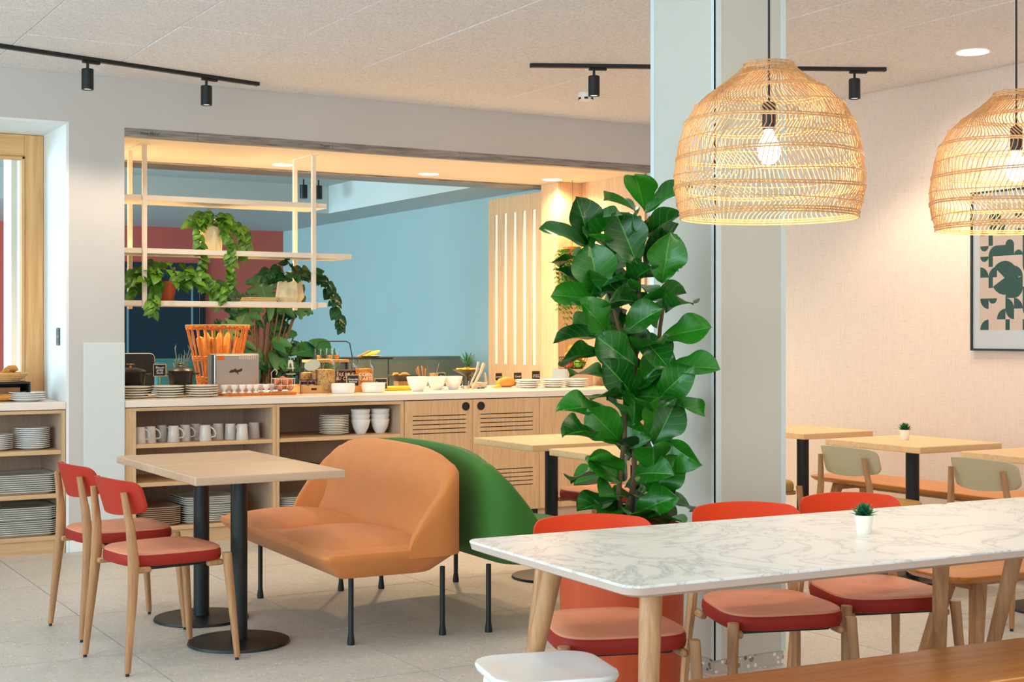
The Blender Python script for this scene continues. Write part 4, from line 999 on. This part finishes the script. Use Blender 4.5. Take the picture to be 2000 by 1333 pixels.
# glass jar with tongs and a clear dome
t = thing('glass_jar', 'clear round glass jar on the buffet beside the pineapple', 'jar', (survey(935, 9.42), 9.42, WT))
MB().lathe([(.05, 0), (.06, .01), (.068, .06), (.055, .11), (.05, .12), (.048, .12), (.053, .11), (.065, .06), (.056, .012), (.001, .008)], 24).obj('glass_body', GLASS, t, smooth=50)
MB().lathe([(.054, .01), (.062, .045), (.001, .05)], 20).obj('contents', varied('pale_yoghurt', lin(214, 200, 180), .5, .1, 20), t, smooth=50)
tag(MB().tube([(-.05, 0, .0), (.02, 0, .12), (.05, 0, .19)], [.008, .011, .013], 8).obj('salad_tongs', mat('pale_wood', lin(226, 190, 150), .5), None, (survey(935, 9.3), 9.31, WT+.002), smooth=True), 'pale wooden tongs leaning on the round glass jar', 'tongs')
tag(MB().tube([(-.05, 0, .0), (.02, 0, .13), (.035, 0, .2)], [.006, .008, .01], 8).obj('salad_tongs', STEEL2, None, (survey(927, 9.33), 9.335, WT+.002), smooth=True), 'steel tongs leaning on the round glass jar', 'tongs')
t = thing('small_tumbler', 'small glass tumbler between the big bowls and the round jar', 'tumbler', (survey(909, 9.26), 9.26, WT))
MB().lathe([(.022, 0), (.027, .065), (.025, .065), (.02, .006), (.001, .005)], 18).obj('glass_body', GLASS, t, smooth=50)
MB().lathe([(.0195, .007), (.022, .03), (.001, .03)], 16).obj('contents', STEEL2, t, smooth=40)
# loaf on a board
t = thing('cheese_board', 'thin white board under the orange loaf', 'board', (survey(985, 9.34), 9.34, WT))
MB().rings([[(x, y, 0) for x, y in rrect(.16, .07, .04, 4)], [(x, y, .008) for x, y in rrect(.163, .073, .04, 4)]]).obj('board', CERW, t)
tag(MB().tube([(-.085, 0, .012), (-.05, 0, .03), (.0, .0, .036), (.05, 0, .034), (.09, 0, .02)], [.012, .034, .04, .038, .014], 14).obj('orange_loaf', varied('orange_rind', lin(226, 150, 66), .6, .15, 12), None, (survey(988, 9.36), 9.36, WT+.012), .1, smooth=True), 'orange crusted cheese loaf on the white board', 'loaf')
tag(MB().rings([[(-.03, -.02, 0), (.04, -.02, 0), (.04, .02, 0), (-.03, .02, 0)], [(-.03, -.02, .005), (.03, -.015, .024), (.03, .015, .024), (-.03, .02, .005)]]).obj('melon_wedge', CHEE, None, (survey(970, 9.29), 9.3, WT+.009), .2), 'yellow wedge in front of the orange loaf', 'wedge')
# steel riser and fruit bowl
ry = 9.52; rx = survey(1120, ry)
t = thing('steel_riser', 'brushed steel box riser carrying the fruit bowl', 'riser', (rx, ry, WT))
MB().box(-.13, .12, -.1, .1, 0, .135, .004).obj('box', STEEL2, t)
MB().box(-.134, -.13, -.1, .1, .0, .135, .001).obj('side_plate', mat('grey_side', lin(150, 156, 160), .4), t)
fb = thing('fruit_bowl', 'black wire fruit bowl on the steel riser', 'bowl', (rx, ry, WT+.136))
m = MB()
for z, r in ((.003, .07), (.05, .1), (.09, .115)): m.tube([(r*math.cos(2*PI*i/28), r*math.sin(2*PI*i/28), z) for i in range(29)], .0028, 5, False)
for i in range(16):
    a = 2*PI*i/16; m.tube([(.07*math.cos(a), .07*math.sin(a), .003), (.1*math.cos(a), .1*math.sin(a), .05), (.115*math.cos(a), .115*math.sin(a), .09)], .0018, 4)
tag(m.obj('wire_cage', BLKM, fb, smooth=True), None, None, None, 'stuff')
ORG = varied('orange_peel', lin(236, 132, 24), .5, .06, 40, .1, 200); LIM = varied('lime_peel', lin(110, 160, 36), .45, .1, 10); APP = varied('red_apple_skin', lin(186, 60, 36), .35, .2, 8)
fruit = [(-.06, -.03, .036, .034, APP, 'red apple low at the left of the fruit bowl'), (-.0, -.055, .036, .034, LIM, 'green lime low in the middle of the fruit bowl'), (.055, -.03, .036, .034, LIM, 'green lime low at the right of the fruit bowl'), (.0, .03, .04, .036, LIM, 'green apple at the back of the fruit bowl'),
         (-.05, -.01, .1, .036, ORG, 'orange at the left on top of the fruit bowl'), (.03, -.03, .1, .036, ORG, 'orange at the front right on top of the fruit bowl'), (.02, .045, .1, .036, ORG, 'orange at the back on top of the fruit bowl'), (-.01, .0, .155, .038, ORG, 'orange crowning the fruit bowl')]
for fx, fy, fz, fr, fm, l in fruit:
    o = thing('orange_fruit' if fm is ORG else ('lime' if fm is LIM else 'apple'), l, 'fruit', (rx+fx, ry+fy, WT+.136+fz), 0, 'fruit in the wire bowl')
    MB().sphere((0, 0, 0), fr, 18, 12, (1, 1, .94)).obj('flesh', fm, o, smooth=True)
    MB().lathe([(.003, fr*.92), (.004, fr*.98), (.001, fr*1.0)], 8).obj('stalk', STEM, o)
# ------------------------------------------------------------------ niche worktop
t = thing('croissant_basket', 'round woven bread basket on the dark box in the niche', 'basket', (survey(5, 9.2), 9.2, WT+.118))
m = MB()
for q in range(5): m.tube([((.1+.012*q)*math.cos(2*PI*i/36), (.1+.012*q)*math.sin(2*PI*i/36), .006+.011*q) for i in range(37)], .007, 6, False)
m.obj('weave', wood('pale_wicker', lin(206, 152, 84), lin(232, 184, 116), 'x', 3, .6), t, smooth=True)
MB().lathe([(.098, .0), (.1, .008)], 24).obj('floor_disc', bpy.data.materials['pale_wicker'], t)
for k, (ax, ay, az) in enumerate([(.02, -.02, .03), (.07, .02, .03), (-.03, .04, .035), (.05, .0, .06), (.0, -.05, .045)]):
    o = MB().tube([(-.045, -.01, 0), (-.02, .012, .008), (.02, .012, .008), (.045, -.01, 0)], [.006, .02, .02, .006], 10).obj('croissant', BREAD, None, (t.location.x+ax, 9.2+ay, WT+.118+az+.012), k*1.1, smooth=True)
    tag(o, ('croissant at the front of the niche basket', 'croissant at the right of the niche basket', 'croissant at the back of the niche basket', 'croissant on top of the niche basket', 'croissant at the left of the niche basket')[k], 'croissant', 'croissants')
bx = survey(0, 9.2)
t = thing('bread_box', 'dark box with an open wooden front under the bread basket', 'box', (bx, 9.2, WT))
m = MB()
MB().box(-.25, .155, -.13, .13, .106, .118, .001).obj('lid', BLKM, t); MB().box(.145, .155, -.13, .13, 0, .106, .001).obj('side_board', BLKM, t)
MB().box(-.25, -.24, -.13, .13, 0, .106, .001).obj('side_board', BLKM, t); MB().box(-.24, .145, .12, .13, 0, .106).obj('back_board', BLKM, t); MB().box(-.24, .1, -.1, .1, .0, .085, .002).obj('wooden_drawer', wood('dark_oak', lin(120, 78, 40), lin(150, 100, 56), 'x', 1, .5), t)
tag(MB().tube([(-.05, 0, 0), (-.02, .01, .006), (.03, .01, .006), (.06, 0, 0)], [.008, .02, .02, .008], 10).obj('baguette', BREAD, None, (bx+.0, 9.045, WT+.022), 0, smooth=True), 'short bread roll in front of the dark box', 'bread')
# ------------------------------------------------------------------ hanging shelf
hs = thing('hanging_shelf', 'cream three tier shelf hanging from the soffit above the buffet', 'shelf', (0, 0, 0))
PY = (9.15, 9.49); PX = (2.61, 3.775)
for x in PX:
    for y in PY: MB().box(x-.014, x+.014, y-.014, y+.014, 1.487, SZ, .002).obj('post', SHELFP, hs)
    MB().box(x-.03, x+.03, PY[0]-.03, PY[1]+.03, SZ-.006, SZ, .001).obj('ceiling_plate', SHELFP, hs)
SHZ = (2.20, 1.857, 1.52)
for z, x1 in zip(SHZ, (3.875, 4.06, 3.875)):
    MB().box(XL+.03, x1, 9.155, 9.485, z-.017, z+.017, .002).obj('shelf_board', SHELFP, hs)
m = thing('napkin_stack', 'flat stack of cream cloths on the lowest hanging shelf', 'cloths', (survey(505, 9.3), 9.3, SHZ[2]+.017))
for k in range(3): MB().box(-.11+.006*k, .11-.004*k, -.07, .07, .011*k, .011*k+.010, .004).obj('cloth', mat('cream_cloth', lin(232, 204, 150), .8) if k == 0 else bpy.data.materials['cream_cloth'], m, rz=.02*k)
# ------------------------------------------------------------------ back room seating
TEAL = varied('teal_upholstery', lin(44, 120, 130), .7, .05, 6); GREYG = varied('sage_grey_upholstery', lin(122, 132, 122), .75, .05, 6)
def banq(x0, x1, y, mt, label, n):
    t = thing('banquette', label, 'banquette', (x0, y, 0))
    W = (x1-x0)
    MB().box(0, W, .12, .22, .05, 1.1, .03, 3).obj('back_frame', mt, t, smooth=True)
    for k in range(n):
        MB().box(W*k/n+.005, W*(k+1)/n-.005, 0, .13, .46, 1.07, .04, 3).obj('back_cushion', mt, t, smooth=True)
        MB().box(W*k/n+.005, W*(k+1)/n-.005, -.5, .02, .3, .47, .04, 3).obj('seat_cushion', mt, t, smooth=True)
    MB().box(0, W, -.46, .1, .04, .3, .01).obj('plinth', BLKM, t)
banq(3.6, 5.0, 12.3, TEAL, 'teal upholstered banquette behind the buffet', 2)
banq(5.05, 6.7, 12.3, GREYG, 'sage grey banquette along the blue wall', 1)
for k, px in enumerate((593, 622)):
    y = 14.0; t = thing('track_spotlight', ('black ceiling spotlight in the back room, left of the pair', 'black ceiling spotlight in the back room, right of the pair')[k], 'spotlight', (survey(px, y), y, CZ+.03))
    MB().lathe([(.008, -.06), (.008, 0)], 8).obj('stem', BLKM, t); MB().lathe([(.04, -.2), (.04, -.06)], 18).obj('can', BLK, t, smooth=40)
# ------------------------------------------------------------------ framed print on the right wall
fp = thing('framed_print', 'framed abstract print of green shapes on the right wall', 'picture', (XW, 5.62, 1.222))
FH = .95; FW = .44
GREEN = mat('dark_green_print', lin(52, 92, 84), .6); CREAMPR = mat('blush_paper', lin(232, 208, 190), .7); MAT_ = mat('white_mount', lin(226, 230, 234), .7)
FRM = mat('dark_green_frame', lin(18, 44, 40), .4)
for (a, c, e, f) in ((-FW, FW, 0, .012), (-FW, FW, FH-.012, FH), (-FW, -FW+.012, .012, FH-.012), (FW-.012, FW, .012, FH-.012)):
    MB().box(-.025, 0, a, c, e, f, .001).obj('frame_bar', FRM, fp)
MB().box(-.012, -.002, -FW+.012, FW-.012, .012, FH-.012).obj('mount', MAT_, fp)
PWD, PH0, PH1 = FW-.062, .123, FH-.08
MB().box(-.013, -.012, -PWD, PWD, PH0, PH1).obj('paper', CREAMPR, fp)
m = MB(); rr = random.Random(3); cs = .0625
def arc_poly(cx, cz, r, a0, a1, n=10):
    P = [(cx, cz)]
    for i in range(n+1):
        a = math.radians(a0+(a1-a0)*i/n); P.append((cx+r*math.cos(a), cz+r*math.sin(a)))
    return P
ny, nz = int(2*PWD/cs), int((PH1-PH0)/cs)
for i in range(ny):
    for j in range(nz):
        y0 = -PWD+i*cs; z0 = PH0+j*cs; k = rr.random()
        if k < .22: P = arc_poly(y0+rr.choice((0, cs)), z0+rr.choice((0, cs)), cs, 0, 0)
        if k < .3:
            q = rr.randrange(4); c = ((y0, z0), (y0+cs, z0), (y0+cs, z0+cs), (y0, z0+cs))[q]; P = arc_poly(c[0], c[1], cs, 90*q, 90*q+90)
        elif k < .45:
            q = rr.randrange(2); P = arc_poly(y0+cs/2, z0+(cs if q else 0), cs/2, 180 if q else 0, 360 if q else 180)
        elif k < .58: P = [(y0, z0), (y0+cs, z0), (y0+cs, z0+cs), (y0, z0+cs)] if rr.random() < .35 else [(y0+cs/2, z0), (y0+cs, z0), (y0+cs, z0+cs), (y0+cs/2, z0+cs)]
        else: continue
        m.rings([[(-.0134, y, z) for y, z in P], [(-.013, y, z) for y, z in P]])
m.rings([[(-.0136, y, z) for y, z in arc_poly(.19, .43, .1, 40, 330, 24)], [(-.013, y, z) for y, z in arc_poly(.19, .43, .1, 40, 330, 24)]])
tag(m.obj('printed_shapes', GREEN, fp), None, None, None, 'stuff')
MB().box(-.0165, -.0155, -FW+.012, FW-.012, .012, FH-.012).obj('glazing', PANE, fp)
# ------------------------------------------------------------------ fiddle leaf fig
d0 = 5.28
plx, ply = 3.012, 4.355
fig = thing('fiddle_leaf_fig', 'tall fiddle leaf fig with big glossy leaves beside the pillar', 'plant', (plx, ply, 0), -YAW)
planter = thing('planter', 'tall round terracotta orange planter behind the orange chair', 'planter', (plx, ply, 0))
MB().lathe([(.215, 0), (.222, .01), (.232, .6), (.236, .62), (.226, .622), (.222, .56), (.001, .555)], 48).obj('tub', POTO, planter, smooth=40)
MB().lathe([(.2215, .55), (.22, .565), (.001, .572)], 32).obj('soil', SOIL, planter, smooth=40)
PXM = d0/FPX
def loc(px, py): return Vector(((px-1212)*PXM, 0, EYE-(py-650)*PXM))
# leaf mesh: unit length along +x, width along y, upper face +z
def fig_leaf(seed):
    r = random.Random(seed); droop = r.uniform(.12, .3); fold = r.uniform(.18, .36); tw = r.uniform(-.3, .3); wv = r.uniform(.03, .07); ph = r.uniform(0, 6)
    def f(u, v):
        t = u; s = (v-.5)*2
        wd = .36*(math.sin(PI*min(1, t**1.15))**.62)*(.72+.5*t) if 0 < t < 1 else 0
        wd *= (1-.16*math.exp(-((t-.36)/.12)**2))
        x = t; y = s*wd; z = -droop*t*t+fold*abs(s)*wd*1.4+wv*math.sin(ph+t*9+s*2)*abs(s)+tw*y*t
        return (x, y, z)
    return MB().grid(f, 14, 8, True).mesh('leaf', FIG, True, False)
LEAF = [fig_leaf(i) for i in range(6)]
LV = [(1255,413,1241,348,54),(1244,416,1198,380,20),(1258,418,1320,362,36),(1150,486,1133,398,54),(1150,486,1071,440,26),(1152,486,1185,421,36),(1252,432,1198,418,20),(1244,472,1317,415,34),(1241,520,1206,434,72),(1185,488,1157,461,25),(1252,542,1298,440,24),(1290,553,1300,480,68),(1309,529,1330,480,24),(1171,583,1150,491,78),(1163,580,1106,513,30),(1130,502,1099,502,18),(1174,591,1090,570,42),(1244,575,1174,561,28),(1244,591,1185,580,50),(1247,597,1322,567,30),(1282,642,1285,580,36),(1295,610,1328,586,36),(1290,661,1363,637,48),(1187,656,1150,605,54),(1179,661,1098,648,26),(1217,650,1263,610,42),(1239,691,1266,656,34),(1239,715,1171,665,62),(1168,690,1096,693,40),
(1186,742,1127,718,26),(1232,769,1194,723,58),(1240,756,1302,696,62),(1308,723,1363,707,40),(1284,775,1324,729,58),(1211,777,1157,764,24),(1181,799,1104,788,36),(1232,829,1238,772,54),(1265,853,1273,775,30),(1273,869,1310,794,64),(1289,788,1350,791,22),(1213,866,1159,812,64),(1154,842,1122,831,26),(1294,853,1329,896,38),(1273,928,1265,868,62),(1238,928,1270,910,32),(1216,920,1157,885,32),(1213,942,1165,896,38),(1176,928,1123,926,20),(1262,966,1311,904,62),(1208,977,1140,980,28),(1211,975,1187,945,22),(1286,974,1348,988,24),(1265,1012,1305,996,26),(1243,1004,1284,966,36),(1205,999,1184,982,26),(1257,1020,1232,990,38),(1270,1015,1300,1018,24),
(1225,560,1262,520,50),(1215,640,1190,600,50),(1250,660,1285,690,50),(1195,745,1225,700,46),(1255,800,1230,760,46),(1240,900,1205,850,50),(1225,960,1255,930,50),(1240,470,1222,420,46),(1275,590,1262,540,46),(1200,820,1240,850,44),(1230,1010,1200,1030,40),(1260,740,1280,780,44)]
_r = random.Random(77)
for _k in range(34):
    _y = 430+_k*17.5; _c = 1222+_r.uniform(-35, 45); _a = _r.uniform(0, 6.28); LV.append((_c, _y, _c+55*math.cos(_a), _y-22+38*math.sin(_a), _r.uniform(28, 60)))
rr = random.Random(11)
VIEW = Vector((0, -1, 0))
for i, (bx_, by_, tx_, ty_, wpx) in enumerate(LV):
    p0, p1 = loc(bx_, by_), loc(tx_, ty_); d = p1-p0; l = d.length
    Lf = max(.17, l*1.06, wpx*PXM*1.22); dep = math.sqrt(max(0, Lf*Lf-l*l))
    extra = i >= 57
    sgn = -1 if (wpx > 30 and not extra) else rr.choice((-1, 1))
    off = rr.uniform(-.05, .03) if not extra else rr.uniform(.04, .16)
    p0.y = off; a = Vector((d.x, sgn*dep*.8, d.z)).normalized()
    b0 = a.cross(VIEW); b0 = b0.normalized() if b0.length > .05 else Vector((1, 0, 0)); n0 = a.cross(b0)
    cosp = min(1, max(.25, wpx*PXM/(.66*Lf))); sinp = math.sqrt(1-cosp*cosp)*rr.choice((1, -1))
    b = (b0*cosp+n0*sinp).normalized(); nrm = a.cross(b)
    # upper side towards viewer / sky
    if nrm.dot(VIEW)*.6+nrm.z < 0 : b = -b; nrm = -nrm
    o = link('leaf', LEAF[i % 6], fig); o.location = p0
    M = Matrix((a, b, nrm)).transposed().to_4x4()
    Lf *= 1.1; o.rotation_euler = M.to_euler(); o.scale = (Lf, Lf*min(1.15, max(.85, wpx*PXM/(.62*Lf*cosp))), Lf)
STK = [[(1213, 1033, .0), (1207, 960, .01), (1218, 850, .0), (1222, 700, .02), (1196, 600, .0), (1160, 500, .01)], [(1220, 1033, .05), (1240, 930, .05), (1238, 780, .04), (1246, 600, .03), (1252, 430, .02)], [(1205, 1033, .08), (1258, 900, .08), (1282, 760, .06), (1290, 640, .05), (1305, 540, .04)]]
for s in STK:
    MB().tube([(loc(x, y).x, yy, loc(x, y).z if k else .56) for k, (x, y, yy) in enumerate(s)], [.011-.0012*k for k in range(len(s))], 8).obj('trunk', STEM, fig, smooth=True)
# ------------------------------------------------------------------ succulents
def succulent(x, y, z, s, label):
    t = thing('potted_succulent', label, 'succulent', (x, y, z), 0); t.scale = (s, s, s)
    MB().lathe([(.024, 0), (.025, .003), (.031, .058), (.032, .062), (.029, .062), (.027, .052), (.001, .05)], 24).obj('pot', CER, t, smooth=40)
    MB().lathe([(.027, .05), (.001, .054)], 16).obj('soil', SOIL, t)
    lm = MB().grid(lambda u, v: ((v-.5)*.017*(math.sin(PI*(.12+.88*u)**.8)+.02), -.006*math.cos((v-.5)*PI)*(1-u)+.004*u*u, u*.045), 6, 4, True).mesh('leaf', SUCC, True, False)
    for k in range(26):
        a = k*2.4; tl = .15+1.15*(k/26)**.9
        o = link('leaf', lm, t, (0, 0, .055), rot=Euler((-tl, 0, a), 'XYZ')); q = 1.4-.2*(k/26); o.scale = (q*1.05, q, q*(.85+.2*(k/26)))
succulent(2.968, 3.064, .75, .85, 'small green succulent in a white pot on the marble table')
succulent(5.731, 5.608, .75, .9, 'small green succulent in a white pot on the honey oak table')
# ------------------------------------------------------------------ trailing plants on the hanging shelf
def heart(seed, mt, name='leaf', wide=.42):
    r = random.Random(seed); fo = r.uniform(.15, .3); dr = r.uniform(.1, .35)
    def f(u, v):
        s = (v-.5)*2; wd = wide*(math.sin(PI*min(1, max(0, u))**.62))**.8 if 0 < u < 1 else 0
        return (u-.08*abs(s)*(1-u)*1.5, s*wd, fo*abs(s)*wd-dr*u*u)
    return MB().grid(f, 6, 4, True).mesh(name, mt, True, False)
PL = [heart(i, POTH) for i in range(4)]
def add_leaf(t, meshes, p, direction, nrm, size, rr_):
    a = Vector(direction).normalized(); n = Vector(nrm); b = n.cross(a)
    if b.length < .05: b = Vector((1, 0, 0)).cross(a)
    b.normalize(); n = a.cross(b)
    o = link('leaf', rr_.choice(meshes), t); o.location = p; o.rotation_euler = Matrix((a, b, n)).transposed().to_euler(); o.scale = (size, size, size); return o
def trailing(t, origin, crown_r, n_crown, vines, size, meshes, seed, stem_m=VINE, up=.12):
    r = random.Random(seed); ox, oy, oz = origin
    for k in range(n_crown):
        a = r.uniform(0, 2*PI); q = crown_r*math.sqrt(r.random()); el = r.uniform(.0, 1.0)
        p = (ox+q*math.cos(a), oy+q*.8*math.sin(a), oz+up*r.random()*(1.1-q/crown_r*.8))
        add_leaf(t, meshes, p, (math.cos(a)*.8+r.uniform(-.3, .3), math.sin(a)*.8-.25, r.uniform(-.75, .35)), (r.uniform(-.3, .3), -.75, .6), size*r.uniform(.75, 1.25), r)
    for pts in vines:
        P = [Vector((ox+a, oy+b_, oz+c)) for a, b_, c in pts]
        Q = []
        for i in range(len(P)-1):
            for k in range(6): Q.append(P[i].lerp(P[i+1], k/6)+Vector((r.uniform(-.004, .004), r.uniform(-.004, .004), r.uniform(-.004, .004))))
        Q.append(P[-1])
        MB().tube(Q, .0022, 5).obj('vine', stem_m, t, smooth=True)
        for i in list(range(1, len(Q)))+list(range(2, len(Q), 2)):
            s = r.choice((-1, 1))
            add_leaf(t, meshes, Q[i], (s*r.uniform(.3, .9), -.3, r.uniform(-1, -.3)), (s*.2, -.85, .45), size*r.uniform(.65, 1.1), r)
    # short stalks
    m = 0
def pot_tapered(t, r0, r1, h, mt):
    MB().lathe([(r0*.9, 0), (r0, .006), (r1, h), (r1*.93, h), (r1*.9, h*.86), (.001, h*.85)], 28).obj('pot', mt, t, smooth=40)
    MB().lathe([(r1*.88, h*.86), (.001, h*.9)], 20).obj('soil', SOIL, t)
y0 = 9.3
t = thing('trailing_pothos', 'lush trailing plant in a cream pot on the middle hanging shelf', 'plant', (survey(412, y0), y0, SHZ[1]+.017))
pot_tapered(t, .072, .078, .165, CREAMP)
trailing(t, (0, -.01, .17), .16, 74, [[(-.06, -.04, .02), (-.11, -.08, 0), (-.12, -.1, -.12), (-.1, -.11, -.22), (-.1, -.12, -.33)], [(.06, -.05, .02), (.07, -.11, -.08), (.07, -.14, -.22), (.05, -.15, -.38), (.03, -.15, -.5)], [(.07, 0, .02), (.16, -.04, .0), (.2, -.06, -.1), (.19, -.08, -.2)], [(.05, -.03, .02), (.1, -.12, -.1), (.1, -.15, -.26), (.08, -.15, -.42)], [(.08, .0, .03), (.18, -.02, .02), (.24, -.03, -.04), (.245, -.05, -.13)]], .06, PL, 21)
t = thing('trailing_pothos', 'spreading trailing plant in a terracotta pot on the lowest hanging shelf', 'plant', (survey(320, y0), y0, SHZ[2]+.017))
pot_tapered(t, .065, .085, .13, TERC)
trailing(t, (0, -.01, .11), .27, 130, [[(.05, -.05, .04), (.15, -.08, .05), (.24, -.1, .0), (.33, -.12, -.09)], [(-.05, -.06, .02), (-.1, -.13, -.04), (-.13, -.17, -.12), (-.13, -.185, -.18)], [(-.1, 0, .04), (-.2, -.05, .02), (-.24, -.1, -.08)], [(.06, -.06, .05), (.2, -.1, .08), (.28, -.12, .03), (.34, -.13, -.04)]], .072, PL, 22, VINE, .17)
t = thing('trailing_pothos', 'dark leaved trailing plant in a faceted cream pot on the lowest hanging shelf', 'plant', (survey(566, y0), y0, SHZ[2]+.017))
MB().rings([[(q*math.cos(2*PI*i/8+.2), q*math.sin(2*PI*i/8+.2), z) for i in range(8)] for q, z in ((.075, 0), (.1, .035), (.085, .145), (.078, .145), (.074, .12))]).obj('pot', CREAMP, t)
MB().lathe([(.076, .12), (.001, .125)], 20).obj('soil', SOIL, t)
PLD = [heart(i+9, MONS) for i in range(3)]
trailing(t, (0, -.01, .15), .2, 62, [[(.08, -.04, .04), (.2, -.06, .05), (.28, -.08, -.04), (.31, -.09, -.18), (.34, -.1, -.32)], [(.08, .0, .06), (.22, -.03, .03), (.27, -.06, -.1), (.32, -.08, -.24)], [(-.05, -.05, .03), (-.13, -.06, .06), (-.2, -.07, .02)]], .07, PLD, 23, STEM, .16)
# monstera and snake leaves standing in the back room
def monst(seed):
    def f(u, v):
        s = (v-.5)*2; wd = .48*(math.sin(PI*u**.7))**.7 if 0 < u < 1 else 0
        notch = 1-.75*max(0, math.sin(u*24))*max(0, abs(s)-.3)
        return (u*(1 if abs(s) < .4 else 1), s*wd*notch, .12*abs(s)*wd-.18*u*u)
    return MB().grid(f, 26, 10, True).mesh('leaf', MONS, True, False)
MO = [monst(1)]; BIGH = [heart(31, MONS, 'leaf', .32), heart(32, MONS, 'leaf', .24)]
def floor_plant(px, Y, label, specs, seed, meshes):
    X = survey(px, Y); t = thing('floor_plant', label, 'plant', (X, Y, 0)); r = random.Random(seed)
    MB().lathe([(.16, 0), (.2, .4), (.185, .4), (.18, .36), (.001, .35)], 28).obj('pot', TERC, t, smooth=40)
    MB().lathe([(.178, .35), (.001, .36)], 20).obj('soil', SOIL, t)
    for (dx, dz, sz, dirx, dirz) in specs:
        y = r.uniform(-.15, .15); p = Vector((dx, y, dz))
        MB().tube([(dx*.1, y*.2, .34), (dx*.5, y*.6, .34+(dz-.34)*.6), tuple(p)], .007, 6).obj('stalk', STEM, t, smooth=True)
        add_leaf(t, meshes[:1] if sz > .29 else meshes, p, (dirx, -.35, dirz), (r.uniform(-.2, .2), -.85, .5), sz, r)
r = random.Random(5)
specs = [(-.2, 1.74, .3, -.6, -.7), (.02, 1.84, .32, .2, -.9), (.2, 1.8, .3, .6, -.5), (-.08, 1.6, .3, -.5, -.7)]
specs += [(r.uniform(-.36, .36), r.uniform(1.0, 1.62), r.uniform(.12, .2), r.uniform(-1, 1), r.uniform(-.9, .3)) for _ in range(60)]
floor_plant(505, 11.6, 'big leafy monstera standing behind the buffet', specs, 6, MO+BIGH)
specs = [(r.uniform(-.3, .3), r.uniform(.95, 1.2), r.uniform(.18, .3), r.uniform(-1, 1), r.uniform(-.4, .7)) for _ in range(18)]
floor_plant(585, 11.75, 'dark broad leaved plant behind the wire stand', specs, 8, BIGH)
# silvery spikes in a jar behind the casserole
t = thing('spiky_plant', 'silvery air plant with curling spikes behind the casserole', 'plant', (survey(352, 9.62), 9.62, WT))
MB().lathe([(.05, 0), (.06, .1), (.055, .1), (.05, .08), (.001, .078)], 20).obj('pot', BLK, t, smooth=40)
r = random.Random(4)
for k in range(16):
    a = r.uniform(0, 6.28); q = r.uniform(.03, .09); h = r.uniform(.14, .25)
    MB().tube([(0, 0, .07), (q*.5*math.cos(a), q*.5*math.sin(a), .07+h*.5), (q*math.cos(a), q*math.sin(a), .07+h), (q*.8*math.cos(a), q*.8*math.sin(a), .07+h*1.12)], [.006, .005, .003, .001], 5).obj('spike', SILV, t, smooth=True)
# hanging green plant by the oak side wall
hp = thing('hanging_plant', 'feathery hanging plant against the oak side wall', 'plant', (survey(1118, 9.6), 9.6, 1.95))
MB().lathe([(.05, -.05), (.075, .06), (.07, .06), (.045, -.04), (.001, -.045)], 20).obj('pot', WICK, hp, smooth=40)
MB().tube([(0, 0, .06), (0, 0, SZ-1.95)], .002, 5).obj('cord', BLKM, hp)
FERN = [heart(51, POTH, 'leaf', .16)]
r = random.Random(9)
for k in range(34):
    a = r.uniform(0, 6.28); q = r.uniform(.04, .12); L_ = r.uniform(.25, .62)
    pts = [Vector((.03*math.cos(a), .03*math.sin(a), .05)), Vector((q*math.cos(a), q*math.sin(a), .04)), Vector((q*1.2*math.cos(a), q*1.2*math.sin(a), -.1)), Vector((q*1.1*math.cos(a)+.01, q*1.1*math.sin(a), -L_*.6)), Vector((q*math.cos(a), q*math.sin(a), -L_))]
    m = MB(); m.tube(pts, .0016, 4)
    for i in range(1, len(pts)):
        for j in range(5):
            p = pts[i-1].lerp(pts[i], j/5)
            for s in (-1, 1):
                e = p+Vector((s*.03*r.uniform(.7, 1.2), r.uniform(-.012, .012), -.026)); w_ = Vector((.004, 0, .008))
                m.bm.faces.new([m.bm.verts.new(v_) for v_ in (p, (p+e)/2+w_, e, (p+e)/2-w_)])
    tag(m.obj('frond', POTH, hp, fix=False), None, None, None, 'stuff')
